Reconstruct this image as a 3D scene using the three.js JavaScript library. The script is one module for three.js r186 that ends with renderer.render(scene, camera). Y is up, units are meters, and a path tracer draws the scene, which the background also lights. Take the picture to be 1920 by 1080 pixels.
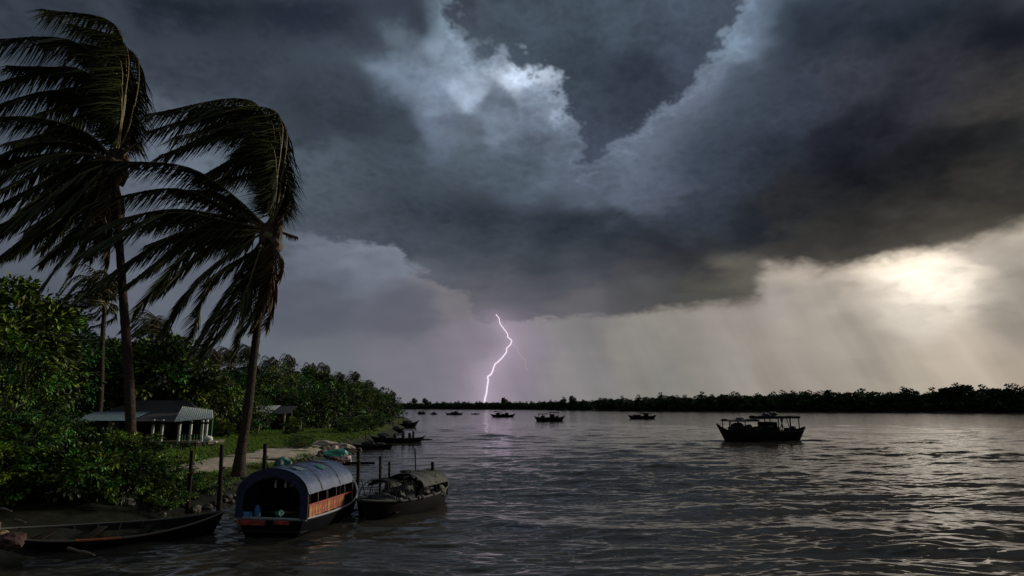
import * as THREE from 'three';
import { mergeGeometries } from 'three/addons/utils/BufferGeometryUtils.js';

// ---------------------------------------------------------------- camera
const scene = new THREE.Scene();
const EYE = 3.8, PITCH = Math.atan(222 / 1158.05);
const camera = new THREE.PerspectiveCamera(50, 16 / 9, 0.1, 9000);
camera.position.set(0, EYE, 0);
camera.rotation.x = PITCH;
scene.add(camera);
const renderer = new THREE.WebGLRenderer();
renderer.toneMapping = THREE.LinearToneMapping;
renderer.toneMappingExposure = 1;
renderer.shadowMap.enabled = true;

// ---------------------------------------------------------------- sun, low at the right under the edge of the storm cloud
const SUN_AZ = 56, SUN_EL = 17;
const sun = new THREE.DirectionalLight(new THREE.Color().setRGB(1, 0.9, 0.74), 3);
{ const a = SUN_AZ * Math.PI / 180, e = SUN_EL * Math.PI / 180; sun.position.set(Math.sin(a) * Math.cos(e) * 300, Math.sin(e) * 300, -Math.cos(a) * Math.cos(e) * 300); }
sun.target.position.set(-10, 0, -40);
sun.position.add(sun.target.position);
sun.castShadow = true; sun.shadow.radius = 12;
Object.assign(sun.shadow.camera, { left: -220, right: 220, top: 220, bottom: -220, near: 1, far: 900 });
sun.shadow.mapSize.set(2048, 2048);
sun.name = 'sun';
scene.add(sun, sun.target);

// ---------------------------------------------------------------- noise
function mulberry(a) { return () => { a = (a + 0x6d2b79f5) | 0; let t = Math.imul(a ^ (a >>> 15), 1 | a); t = (t + Math.imul(t ^ (t >>> 7), 61 | t)) ^ t; return ((t ^ (t >>> 14)) >>> 0) / 4294967296; }; }
const PERM = new Uint8Array(512);
{ const r = mulberry(77), p = [...Array(256).keys()]; for (let i = 255; i > 0; i--) { const j = Math.floor(r() * (i + 1)); [p[i], p[j]] = [p[j], p[i]]; } for (let i = 0; i < 512; i++) PERM[i] = p[i & 255]; }
function grad3(h, x, y, z) { h &= 15; const u = h < 8 ? x : y, v = h < 4 ? y : h === 12 || h === 14 ? x : z; return ((h & 1) ? -u : u) + ((h & 2) ? -v : v); }
const fade5 = (t) => t * t * t * (t * (t * 6 - 15) + 10);
function noise3(x, y, z) {
  let X = Math.floor(x), Y = Math.floor(y), Z = Math.floor(z); x -= X; y -= Y; z -= Z; X &= 255; Y &= 255; Z &= 255;
  const u = fade5(x), v = fade5(y), w = fade5(z), A = PERM[X] + Y, AA = PERM[A] + Z, AB = PERM[A + 1] + Z, B = PERM[X + 1] + Y, BA = PERM[B] + Z, BB = PERM[B + 1] + Z;
  const L = (a, b, t) => a + t * (b - a);
  return L(L(L(grad3(PERM[AA], x, y, z), grad3(PERM[BA], x - 1, y, z), u), L(grad3(PERM[AB], x, y - 1, z), grad3(PERM[BB], x - 1, y - 1, z), u), v),
    L(L(grad3(PERM[AA + 1], x, y, z - 1), grad3(PERM[BA + 1], x - 1, y, z - 1), u), L(grad3(PERM[AB + 1], x, y - 1, z - 1), grad3(PERM[BB + 1], x - 1, y - 1, z - 1), u), v), w);
}
function fbm(x, y, z, n) { let s = 0, a = 0.5; for (let i = 0; i < n; i++) { s += a * noise3(x, y, z); x = x * 2.03 + 5.1; y = y * 2.03 + 1.7; z = z * 2.03 + 9.3; a *= 0.5; } return s; }
const smooth = (a, b, x) => { const t = Math.min(1, Math.max(0, (x - a) / (b - a))); return t * t * (3 - 2 * t); };
const lin = (c) => { c /= 255; return c <= 0.04045 ? c / 12.92 : Math.pow((c + 0.055) / 1.055, 2.4); };

// ---------------------------------------------------------------- the storm sky: air and clouds by azimuth (degrees right of the river's axis) and elevation
// [azimuth, elevation, sRGB colour]: the lit air behind, then the dark cloud bases in front of it
const FAR_AIR = [[-40.7, 26.5, 56, 62, 74], [-40, 21.5, 66, 72, 84], [-38.1, 17.3, 80, 86, 98], [-39.5, 13.1, 84, 90, 102], [-38.3, 7.8, 86, 92, 103], [-31.5, 8.4, 96, 102, 114], [-27, 28, 60, 66, 78], [-23.3, 15.5, 80, 88, 98], [-20.5, 26.6, 60, 67, 78], [-13.6, 26.1, 66, 74, 86], [-20.3, 24, 66, 73, 84], [-15.7, 27.2, 64, 71, 83], [-8.5, 27.9, 112, 121, 140], [-7.4, 24.7, 92, 100, 118], [-4.2, 23, 80, 87, 100], [-10.9, 23.6, 70, 78, 90], [0.5, 22.1, 82, 90, 104], [24, 2.7, 158, 149, 136], [13.5, 2.4, 140, 137, 130], [-3.1, 14.8, 112, 112, 120], [-32, 27.6, 60, 66, 78], [-20.7, 29.1, 66, 74, 86], [-16.6, 26.2, 70, 78, 90], [-31.1, 19.6, 96, 102, 116], [-32.5, 13.8, 86, 92, 104], [-17.3, 21.2, 78, 86, 98], [-17.9, 23.8, 62, 70, 82], [-11.7, 29.4, 104, 114, 132], [-5.4, 31.1, 118, 128, 146], [-4.3, 28.5, 136, 144, 162], [1.3, 29.7, 162, 169, 186], [2.1, 27.4, 112, 120, 138], [5.3, 26.4, 124, 132, 150], [-3.3, 34.2, 80, 89, 103], [-2.7, 32.7, 92, 101, 116], [0, 31.9, 118, 126, 142], [4.2, 24.9, 96, 104, 120], [6.5, 22.9, 90, 97, 113], [-1.1, 25.8, 104, 112, 128], [-1.6, 27.9, 88, 96, 110], [2.6, 24, 92, 98, 114], [-5.3, 25.3, 92, 98, 112], [7.3, 21, 88, 94, 110], [11.5, 24.9, 100, 107, 124], [17.2, 28.4, 106, 113, 131], [21.9, 31.4, 112, 124, 142], [23.9, 32.7, 110, 122, 142], [26.4, 30.5, 78, 86, 102], [23.3, 27, 82, 90, 106], [27, 27.6, 74, 80, 94], [31.3, 28.6, 70, 74, 86], [-7.1, 34.8, 96, 106, 120], [-6.3, 33.8, 108, 120, 134], [-12.4, 33.2, 98, 108, 122], [-10.3, 33.8, 60, 67, 80], [-14.4, 32.1, 62, 69, 81], [-17.8, 13.7, 98, 105, 118], [-13, 12.5, 104, 110, 122], [-11.3, 14, 112, 118, 130], [-24.9, 9, 92, 98, 110], [-19.3, 8.4, 90, 95, 107], [-9.9, 8.3, 96, 98, 110], [-25, 5.4, 104, 110, 120], [-17.2, 3.3, 108, 112, 120], [-9.7, 3.4, 118, 117, 126], [-4.5, 9.8, 116, 113, 119], [-4, 5.4, 122, 117, 126], [-1, 3.5, 134, 127, 137], [2, 5.4, 132, 126, 134], [6.4, 3.5, 136, 133, 134], [5.5, 6.9, 130, 128, 128], [11.7, 4.8, 146, 141, 134], [16.5, 7.1, 158, 150, 140], [18.1, 3.3, 156, 149, 138], [22.4, 9.1, 166, 156, 146], [22.9, 5, 164, 155, 142], [26.6, 9.7, 176, 164, 150], [27.1, 6.1, 174, 162, 146], [28, 2.6, 166, 154, 138], [30, 8.6, 198, 184, 166], [30.5, 5.1, 186, 172, 154], [32.8, 6.6, 220, 206, 186], [32.4, 2.5, 188, 174, 152], [33.6, 10.7, 238, 222, 200], [34.5, 2.9, 202, 184, 160], [37.6, 4.7, 204, 186, 164], [38.2, 2.3, 190, 172, 150], [39.2, 5.4, 160, 148, 132], [39, 8.5, 150, 140, 126], [38.6, 10.9, 160, 150, 138], [40.3, 12.2, 166, 156, 142], [36.6, 10, 200, 186, 168]];
const NEAR_CLOUD = [[-20.5, 26.6, 56, 62, 73], [-14.6, 25.6, 54, 61, 72], [-11.5, 24.9, 60, 68, 80], [-17.7, 28.3, 62, 68, 80], [-3.1, 15.3, 58, 65, 75], [9.6, 15.6, 46, 52, 62], [-7.2, 17.6, 58, 66, 77], [12, 12.6, 66, 68, 72], [2, 13.8, 62, 68, 77], [-16, 16.2, 72, 79, 90], [-31.6, 30.8, 36, 40, 52], [-21, 32.8, 42, 46, 60], [-10.9, 34.1, 58, 64, 78], [2.2, 34.2, 70, 78, 92], [10.3, 32.9, 70, 78, 92], [17, 32.2, 74, 82, 98], [7.5, 31, 58, 66, 80], [12.8, 29.7, 50, 56, 70], [17.4, 30.9, 64, 70, 86], [12.6, 26.7, 56, 62, 76], [8.4, 24.7, 66, 72, 88], [5.9, 28.4, 64, 72, 86], [29.1, 31.1, 46, 54, 66], [35.4, 29, 40, 46, 58], [41.3, 26.3, 26, 30, 40], [26.7, 25.1, 60, 66, 80], [22.2, 24.6, 62, 70, 84], [31, 25.8, 62, 64, 76], [36.7, 25.1, 54, 54, 62], [36.4, 22.5, 54, 56, 66], [24.2, 21.6, 48, 54, 66], [18.7, 21.5, 58, 66, 80], [14.8, 20, 78, 84, 100], [11.3, 19.3, 84, 90, 106], [18, 16.9, 54, 60, 72], [28.9, 21.3, 36, 38, 50], [32.2, 21.9, 40, 42, 52], [38.7, 21.9, 60, 58, 58], [41, 21.6, 64, 62, 60], [30.3, 18.9, 28, 31, 38], [34.8, 18.4, 30, 32, 36], [37.7, 19.6, 28, 30, 34], [40.9, 19, 38, 40, 42], [39, 16.7, 54, 52, 48], [33.8, 16.1, 50, 49, 48], [40.3, 14.1, 62, 60, 56], [26, 17.4, 44, 45, 48], [22.4, 15.6, 36, 42, 50], [14.5, 14.8, 44, 48, 56], [16.8, 13.2, 50, 52, 56], [29.8, 13.8, 46, 46, 46], [35.3, 13.4, 66, 63, 58], [37.6, 12.6, 80, 75, 68], [25.7, 13, 58, 57, 56], [32.6, 12.1, 62, 59, 54], [28, 11.8, 74, 70, 64], [19.4, 10.3, 84, 82, 76], [20.8, 11.1, 98, 94, 86], [18, 9.4, 72, 72, 68], [11.9, 10.6, 82, 82, 84], [4.5, 11.8, 76, 79, 88], [7.1, 13.7, 58, 63, 72], [6, 9.3, 100, 99, 104], [-1.5, 8.9, 104, 102, 110], [0, 10.6, 84, 86, 94], [-5.1, 13.3, 72, 77, 87], [-9.1, 15.1, 66, 72, 83], [-13.1, 16.4, 70, 76, 88], [-18, 16.9, 72, 80, 90], [-3.1, 17.7, 50, 57, 68], [4.6, 17.2, 48, 55, 66], [-10.2, 18.4, 58, 66, 76], [-8, 11.7, 88, 92, 102], [2.1, 21.1, 72, 80, 94], [-5.2, 21.1, 64, 72, 84], [-13.3, 20.6, 66, 74, 86]];
const WEDGE = [[-6.7, 38.1], [23.2, 35.9], [22.3, 32.2], [20.1, 30.1], [17.7, 28.3], [13.8, 25.9], [9.9, 23.4], [7.9, 21.8], [7, 25], [5.4, 27.3], [3.8, 29], [1.6, 30.9], [-1.6, 31.9], [-4.4, 32.9], [-6, 34.5]];
const PATCH = [[-22.6, 29.2], [-16.8, 29.3], [-10.6, 27.7], [-10, 24.6], [-14.5, 23.3], [-20.3, 23.5], [-22.3, 25.9]];
const MASS = [[44.7, 15], [40.7, 12.7], [38.5, 12.1], [35.8, 11.7], [33, 11.7], [29.9, 11.4], [27.1, 10.9], [25.5, 11.6], [23, 11.8], [22.2, 11.2], [22.2, 9.1], [20.2, 8.7], [17.5, 9], [11.8, 8.4], [6, 8.2], [1.5, 7.9], [-3, 8.1], [-4.4, 9.8], [-8, 11.7], [-10.3, 13.1], [-11.2, 14.6], [-19.7, 15.1], [-22.5, 16.5], [-19.9, 18.6], [-10.3, 21.3], [1, 20.2], [8.2, 19], [14.7, 23.4], [19.8, 27.2], [23.8, 29.8], [25.1, 35.5], [46.8, 28.4]];
const TOP = [[-36.6, 32.3], [-7.8, 38], [-8.7, 33.9], [-18, 31.8], [-26.8, 30.4], [-33.1, 30]];
const toLinear = (list) => list.map(([a, e, r, g, b]) => [a, e, lin(r), lin(g), lin(b)]);
const AIR = toLinear(FAR_AIR), CLOUD = toLinear(NEAR_CLOUD);
function spread(list, eps, a, e, out) {               // smooth blend of the nearest colours; far from all of them the general storm colour
  const W0 = 1 / Math.pow(60, 2.6);
  let sw = W0, r = 0, g = 0, b = 0;
  for (const p of list) {
    const da = p[0] - a, de = p[1] - e, d2 = da * da * 0.75 + de * de * 1.5, w = 1 / Math.pow(d2 + eps, 2.6);
    sw += w; r += w * p[2]; g += w * p[3]; b += w * p[4];
  }
  out[0] = r / sw; out[1] = g / sw; out[2] = b / sw; out[3] = W0 / sw;
}
// the blends and distances are smooth, so they are worked out once every quarter degree and read between
const G = { a0: -62, e0: -4, n: 497, m: 229, s: 4 };
const grid = (k, f) => { const g = new Float32Array(G.n * G.m * k), o = [0, 0, 0]; for (let j = 0; j < G.m; j++) for (let i = 0; i < G.n; i++) { f(G.a0 + i / G.s, G.e0 + j / G.s, o); for (let c = 0; c < k; c++) g[(j * G.n + i) * k + c] = o[c]; } return g; };
function readGrid(g, k, a, e, o) {
  let x = (a - G.a0) * G.s, y = (e - G.e0) * G.s; x = Math.min(G.n - 1.001, Math.max(0, x)); y = Math.min(G.m - 1.001, Math.max(0, y));
  const i = Math.floor(x), j = Math.floor(y), u = x - i, v = y - j, p = (j * G.n + i) * k, q = p + G.n * k;
  for (let c = 0; c < k; c++) o[c] = (g[p + c] * (1 - u) + g[p + k + c] * u) * (1 - v) + (g[q + c] * (1 - u) + g[q + k + c] * u) * v;
  return o;
}
function inside(poly, a, e) {                                 // signed distance in degrees, positive inside
  let best = 1e9, inn = false;
  for (let i = 0, j = poly.length - 1; i < poly.length; j = i++) {
    const [x1, y1] = poly[i], [x2, y2] = poly[j];
    if ((y1 > e) !== (y2 > e) && a < ((x2 - x1) * (e - y1)) / (y2 - y1) + x1) inn = !inn;
    const dx = x2 - x1, dy = y2 - y1, t = Math.min(1, Math.max(0, ((a - x1) * dx + (e - y1) * dy) / (dx * dx + dy * dy))), qx = x1 + t * dx - a, qy = y1 + t * dy - e;
    const d = qx * qx + qy * qy; if (d < best) best = d;
  }
  best = Math.sqrt(best); return inn ? best : -best;
}
const BOLT = [[-1.5, 8.4], [-0.5, 6.7], [-0.1, 5.9], [-0.7, 4.7], [-1.7, 3.5], [-2.3, 2.3], [-2.5, 0]];
function boltDistance(a, e) {
  let best = 1e9;
  for (let i = 1; i < BOLT.length; i++) {
    const [x1, y1] = BOLT[i - 1], [x2, y2] = BOLT[i], dx = x2 - x1, dy = y2 - y1, t = Math.min(1, Math.max(0, ((a - x1) * dx + (e - y1) * dy) / (dx * dx + dy * dy)));
    best = Math.min(best, Math.hypot(x1 + t * dx - a, y1 + t * dy - e));
  }
  return best;
}
const c1 = [0, 0, 0], c2 = [0, 0, 0], s4 = [0, 0, 0, 0];
// the share of the general colour rides along as a fourth channel
const AIR_G = grid(4, (a, e, o) => spread(AIR, 1.6, a, e, o)), CLOUD_G = grid(4, (a, e, o) => spread(CLOUD, 6, a, e, o));
const distOf = (poly) => grid(1, (a, e, o) => { o[0] = inside(poly, a, e); });
const D_WEDGE = distOf(WEDGE), D_MASS = distOf(MASS), D_TOP = distOf(TOP), D_PATCH = distOf(PATCH);
function blend(g, a, e, o, gr, gg, gb) {
  if (a < G.a0 || a > G.a0 + G.n / G.s || e > G.e0 + G.m / G.s) { o[0] = gr; o[1] = gg; o[2] = gb; return; }
  readGrid(g, 4, a, e, s4); o[0] = s4[0] + s4[3] * gr; o[1] = s4[1] + s4[3] * gg; o[2] = s4[2] + s4[3] * gb;
}
const dist = (D, a, e) => readGrid(D, 1, a, e, s4)[0];
function skyColor(x, y, z, out) {
  const az = Math.atan2(x, -z) * 57.29578, el = Math.asin(Math.max(-1, Math.min(1, y))) * 57.29578;
  // cloud-like turbulence of the directions, calmer in the falling rain under the cloud base
  const q = 1 / (0.55 + 0.45 * Math.abs(y)), nx = x * 1, ny = y * 1.7 * q, nz = z * 1;
  const big = fbm(nx * 5 + 11, ny * 5, nz * 5, 3), bigE = fbm(nx * 5, ny * 5 + 31, nz * 5, 3), fine = fbm(nx * 17, ny * 17 + 7, nz * 17, 4), fineE = fbm(nx * 17 + 3, ny * 17, nz * 17 + 17, 4);
  const calm = 0.25 + 0.75 * smooth(5, 13, el);
  const wa = az + calm * (big * 1.8 + fine * 2.6), we = el + calm * (bigE * 1.2 + fineE * 1.9);
  const general = 0.5 + 1.1 * fbm(nx * 2.2 + 40, ny * 3, nz * 2.2, 4) + 0.35 * fine, gl = Math.min(1, Math.max(0, general));
  const warm = 2 * Math.max(0, x * 0.72 - z * 0.62 + y * 0.29) ** 10 * (1 - smooth(0.25, 0.6, y));
  const hi = smooth(34, 70, el) * 0.8 + smooth(0.2, -0.5, -z) * 0.5, lift = 1 + 0.7 * Math.min(1, hi);            // unseen sky overhead and behind, made paler to light the bank
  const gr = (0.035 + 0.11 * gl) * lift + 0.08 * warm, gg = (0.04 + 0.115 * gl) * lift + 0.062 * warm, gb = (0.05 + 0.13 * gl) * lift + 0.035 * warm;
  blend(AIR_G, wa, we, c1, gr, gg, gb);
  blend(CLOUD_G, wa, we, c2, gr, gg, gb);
  // billows: rounded puffs along the torn edges
  const puff = 1 - 2 * Math.abs(fbm(nx * 34 + 5, ny * 34, nz * 34, 3));
  const curl = 1 - 2 * Math.abs(fbm(nx * 75 + 1, ny * 75 + 4, nz * 75, 2)), edge = (puff - 0.6) * 1.1 + (curl - 0.7) * 0.7 + fine * 2.0;
  let front = 0, rim = 0;
  const near = az > -50 && az < 55 && el > 3 && el < 45;
  if (near) {
    const a2 = az + calm * (big * 1.2 + fine * 1.2), e2 = el + calm * (bigE * 0.9 + fineE * 0.9);
    const dw = dist(D_WEDGE, a2, e2) + edge * 1.15, dm = dist(D_MASS, a2, e2) + edge * (0.3 + 0.25 * smooth(-6, -2, -az)), dt = dist(D_TOP, a2, e2) + edge * 1.3, dp = dist(D_PATCH, a2, e2) + edge * 1.1;
    const upper = smooth(14.5, 19.5, el);                          // the mass fades softly upward and ends crisply below
    const soft = 0.4 + 0.55 * smooth(8, 26, az) + 3.4 * upper;
    const fw = smooth(-0.45, 0.8, dw), fm = smooth(-soft, soft, dm), ft = smooth(-2, 2.5, dt);
    front = 1 - (1 - fw) * (1 - fm) * (1 - ft) * (1 - 0.8 * smooth(-1.2, 1.8, dp));
    rim = Math.max(smooth(-1.4, 0.1, dw) * (1 - fw) * 1.8 * Math.max(0, curl - 0.45), 0.3 * smooth(-0.9, -0.1, dm) * (1 - fm) * (1 - upper) * smooth(8, 20, az));
  }
  const shade = 1 + 0.3 * fine + (0.22 * (puff - 0.6) + 0.1 * (curl - 0.7) + 0.2 * bigE) * smooth(11, 18, el);
  const m = smooth(6, 13, el), k = 1 + (shade - 1) * (0.25 + 0.75 * m);
  for (let i = 0; i < 3; i++) out[i] = (c1[i] * (1 + 0.28 * rim * puff) * (1 - front) + c2[i] * front) * k;
  const cool = smooth(12, 20, el) * (1 - smooth(8, 30, az) * (1 - smooth(20, 30, el))); out[0] *= 1 - 0.07 * cool; out[2] *= 1 - 0.02 * cool;
  // deep storm contrast above the cloud base
  const lum = 0.3 * out[0] + 0.5 * out[1] + 0.2 * out[2], con = Math.pow(Math.max(lum, 0.004) / 0.075, 0.26 * smooth(9, 15, el)); for (let i = 0; i < 3; i++) out[i] *= con * (near ? 1 : 1);
  // rain shafts hanging slantwise from the cloud base
  const under = (1 - smooth(7, 13, el)) * smooth(-14, 0, az) * (1 - front);
  const slant = az + el * 0.42, streak = fbm(slant * 0.24, el * 0.05, 3.3, 3) + 0.18 * fbm(slant * 1.3, el * 0.04, 8.1, 2);
  const rain = 1 + under * (0.26 + 0.2 * smooth(12, 26, az)) * streak;
  // the sun behind the rain: a broad glow with curdled brightness
  const sx = az - 34.6, sy = el - 9.4, sun = Math.exp(-((sx + 0.25 * sy) ** 2 / 14 + sy * sy / 8)) * (1 - 0.8 * front) * Math.max(0.1, 1 + 2.1 * fbm(az * 0.2 + fine, el * 0.5 + fineE, 2.2, 4));
  // air lit by the lightning
  const bd = boltDistance(az, el), glow = (0.1 * Math.exp(-bd / 2.2) + 0.05 * Math.exp(-bd / 0.6)) * (1 - smooth(7.5, 10, el)) * (el > -1 ? 1 : 0);
  const low = (1 - smooth(8, 13, el)) * smooth(4, 14, az) * (1 - front), gl3 = (out[0] + out[1] + out[2]) / 3; for (let i = 0; i < 3; i++) out[i] = (out[i] + (gl3 - out[i]) * 0.28 * low) * (1 - 0.1 * low);
  out[0] = out[0] * rain + 0.46 * sun + glow * 1.08; out[1] = out[1] * rain + 0.41 * sun + glow * 0.76; out[2] = out[2] * rain + 0.345 * sun + glow * 1.12;
}
{
  const W = 4096, H = 2048, data = new Float32Array(W * H * 4), o = [0, 0, 0];
  for (let j = 0; j < H; j++) {
    const el = ((j + 0.5) / H - 0.5) * Math.PI, y = Math.sin(el), c = Math.cos(el);
    for (let i = 0; i < W; i++) {
      const p = (j * W + i) * 4;
      if (el <= -0.01) { o[0] = 0.03; o[1] = 0.03; o[2] = 0.03; }                // below the horizon: the dark water and land
      else {
        const az = ((i + 0.5) / W - 0.5) * 2 * Math.PI, x = Math.cos(az) * c, z = Math.sin(az) * c;
        if (i % 4 && !(z < 0 && Math.abs(x) < -1.4 * z && el < 0.8)) { for (let k = 0; k < 4; k++) data[p + k] = data[p - 4 + k]; continue; }   // coarser where nothing of it is seen sharply
        skyColor(x, y, z, o);
      }
      data[p] = o[0]; data[p + 1] = o[1]; data[p + 2] = o[2]; data[p + 3] = 1;
    }
  }
  const sky = new THREE.DataTexture(data, W, H, THREE.RGBAFormat, THREE.FloatType);
  sky.mapping = THREE.EquirectangularReflectionMapping; sky.magFilter = sky.minFilter = THREE.LinearFilter; sky.needsUpdate = true;
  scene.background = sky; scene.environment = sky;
}

// ---------------------------------------------------------------- small helpers
const V = (x, y, z) => new THREE.Vector3(x, y, z);
const rnd = mulberry(2024);
const R = (a, b) => a + (b - a) * rnd();
const used = new Map();
const numbered = (name) => { const n = used.get(name) ?? 0; used.set(name, n + 1); return n ? `${name}_${String(n).padStart(3, '0')}` : name; };
function tag(o, label, category, group) { o.userData = { label, category }; if (group) o.userData.group = group; return o; }
function shadow(m) { m.castShadow = true; m.receiveShadow = true; return m; }
function part(name, geos, mat, parent) {
  const list = [].concat(geos).map((g) => { const q = g.index ? g.toNonIndexed() : g; for (const k of Object.keys(q.attributes)) if (!['position', 'normal', 'uv', 'color'].includes(k)) q.deleteAttribute(k); if (!q.attributes.uv) q.setAttribute('uv', new THREE.BufferAttribute(new Float32Array(q.attributes.position.count * 2), 2)); return q; });
  if (list.some((g) => g.attributes.color)) for (const g of list) if (!g.attributes.color) g.setAttribute('color', new THREE.BufferAttribute(new Float32Array(g.attributes.position.count * 3).fill(1), 3));
  const m = shadow(new THREE.Mesh(list.length > 1 ? mergeGeometries(list) : list[0], mat)); m.name = name; parent.add(m); return m;
}
function thing(name, label, category, pos = [0, 0, 0], turn = 0, group) {
  const g = new THREE.Group(); g.name = numbered(name); g.position.set(...pos); g.rotation.y = turn; tag(g, label, category, group); scene.add(g); return g;
}
function one(name, geos, mat, label, category, group) { const m = part(numbered(name), geos, mat, scene); return tag(m, label, category, group); }
function structure(name, geos, mat) { const m = part(name, geos, mat, scene); m.userData.kind = 'structure'; return m; }
function copyOf(proto, label, pos, turn, scale, group) {
  const c = proto.clone(); c.name = numbered(proto.name.replace(/_\d+$/, '')); c.position.set(...pos); c.rotation.y = turn; Array.isArray(scale) ? c.scale.set(...scale) : c.scale.setScalar(scale);
  c.userData = { ...proto.userData, label }; if (group) c.userData.group = group; scene.add(c); return c;
}
// where a sight line of the photograph meets a depth, or level ground of height h
function at(px, py, d) {
  const f = 1158.05, dx = (px - 960) / f, dy = (540 - py) / f, y = dy * Math.cos(PITCH) + Math.sin(PITCH), z = Math.cos(PITCH) - dy * Math.sin(PITCH);
  return V(dx / z * d, EYE + y / z * d, -d);
}
const xAt = (px, d) => (px - 960) / 1158.05 / 1.016 * d;
function soup(pos, uv, col) {
  const g = new THREE.BufferGeometry(); g.setAttribute('position', new THREE.Float32BufferAttribute(pos, 3));
  g.setAttribute('uv', new THREE.Float32BufferAttribute(uv ?? new Array(pos.length / 3 * 2).fill(0), 2));
  if (col) g.setAttribute('color', new THREE.Float32BufferAttribute(col, 3));
  g.computeVertexNormals(); return g;
}
// a sheet of (n+1) x (m+1) points given by f(u, v) -> Vector3
function sheet(n, m, f, us = 1, vs = 1, colorOf) {
  const pos = [], uv = [], idx = [], col = [];
  for (let j = 0; j <= m; j++) for (let i = 0; i <= n; i++) { const p = f(i / n, j / m); pos.push(p.x, p.y, p.z); uv.push(i / n * us, j / m * vs); if (colorOf) col.push(...colorOf(p, i / n, j / m)); }
  for (let j = 0; j < m; j++) for (let i = 0; i < n; i++) { const a = j * (n + 1) + i, b = a + 1, c = a + n + 1, d = c + 1; idx.push(a, b, d, a, d, c); }
  const g = new THREE.BufferGeometry(); g.setAttribute('position', new THREE.Float32BufferAttribute(pos, 3)); g.setAttribute('uv', new THREE.Float32BufferAttribute(uv, 2));
  if (colorOf) g.setAttribute('color', new THREE.Float32BufferAttribute(col, 3));
  g.setIndex(idx); g.computeVertexNormals(); return g;
}
// a tapering tube through points, radius r(t)
function tube(pts, r, seg = 8, sides = 6) {
  const curve = pts.length === 2 ? new THREE.LineCurve3(pts[0], pts[1]) : new THREE.CatmullRomCurve3(pts), n = Math.max(1, pts.length === 2 && typeof r !== 'function' ? 1 : seg);
  const fr = curve.computeFrenetFrames(n, false), rr = typeof r === 'function' ? r : () => r;
  const g = sheet(sides, n, (u, v) => { const k = Math.round(v * n), p = curve.getPointAt(v), a = u * 2 * Math.PI, q = rr(v, a); return p.addScaledVector(fr.normals[k], Math.cos(a) * q).addScaledVector(fr.binormals[k], Math.sin(a) * q); }, 1, 1);
  const caps = [];
  for (const [v, k] of [[0, 0], [1, n]]) { const c = curve.getPointAt(v); for (let i = 0; i < sides; i++) { const p = (t) => { const a = t / sides * 2 * Math.PI, q = rr(v, a); return c.clone().addScaledVector(fr.normals[k], Math.cos(a) * q).addScaledVector(fr.binormals[k], Math.sin(a) * q); }; const [a, b] = [p(i), p(i + 1)], tri = v ? [a, b, c] : [b, a, c]; for (const w of tri) caps.push(w.x, w.y, w.z); } }
  return mergeGeometries([g.toNonIndexed(), soup(caps)]);
}
// a box with its edges taken off
function box(w, h, d, x = 0, y = 0, z = 0, ry = 0, c = 0.012) {
  c = Math.min(c, w / 4, h / 4, d / 4);
  const s = new THREE.Shape(); const a = w / 2, b = h / 2;
  s.moveTo(-a + c, -b); s.lineTo(a - c, -b); s.lineTo(a, -b + c); s.lineTo(a, b - c); s.lineTo(a - c, b); s.lineTo(-a + c, b); s.lineTo(-a, b - c); s.lineTo(-a, -b + c); s.closePath();
  const g = new THREE.ExtrudeGeometry(s, { depth: d - 2 * c, bevelEnabled: true, bevelThickness: c, bevelSize: c * 0.6, bevelOffset: -c * 0.6, bevelSegments: 1, steps: 1 });
  g.translate(0, 0, -d / 2 + c); g.rotateY(ry); g.translate(x, y, z); return g;
}
// a lumpy rounded body: stones, sacks, bundles
function lump(rx, ry, rz, seed, rough = 0.25, detail = 2) {
  const g = new THREE.IcosahedronGeometry(1, detail), p = g.attributes.position;
  for (let i = 0; i < p.count; i++) { const x = p.getX(i), y = p.getY(i), z = p.getZ(i), k = 1 + rough * (noise3(x * 1.3 + seed, y * 1.3, z * 1.3) * 1.4 + 0.5 * noise3(x * 3.1, y * 3.1 + seed, z * 3.1)); p.setXYZ(i, x * rx * k, y * ry * k, z * rz * k); }
  g.computeVertexNormals(); return g;
}
const moved = (g, x, y, z, rx = 0, ry = 0, rz = 0) => { if (rx) g.rotateX(rx); if (rz) g.rotateZ(rz); if (ry) g.rotateY(ry); g.translate(x, y, z); return g; };

// ---------------------------------------------------------------- textures and materials
function noiseTexture(size, f, srgb) {
  const d = new Uint8Array(size * size * 4);
  for (let j = 0; j < size; j++) for (let i = 0; i < size; i++) { const c = f(i / size, j / size); for (let k = 0; k < 3; k++) d[(j * size + i) * 4 + k] = Math.max(0, Math.min(255, Array.isArray(c) ? c[k] : c)); d[(j * size + i) * 4 + 3] = 255; }
  const t = new THREE.DataTexture(d, size, size); t.wrapS = t.wrapT = THREE.RepeatWrapping; t.magFilter = THREE.LinearFilter; t.minFilter = THREE.LinearMipmapLinearFilter; t.generateMipmaps = true; if (srgb) t.colorSpace = THREE.SRGBColorSpace; t.needsUpdate = true; return t;
}
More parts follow.
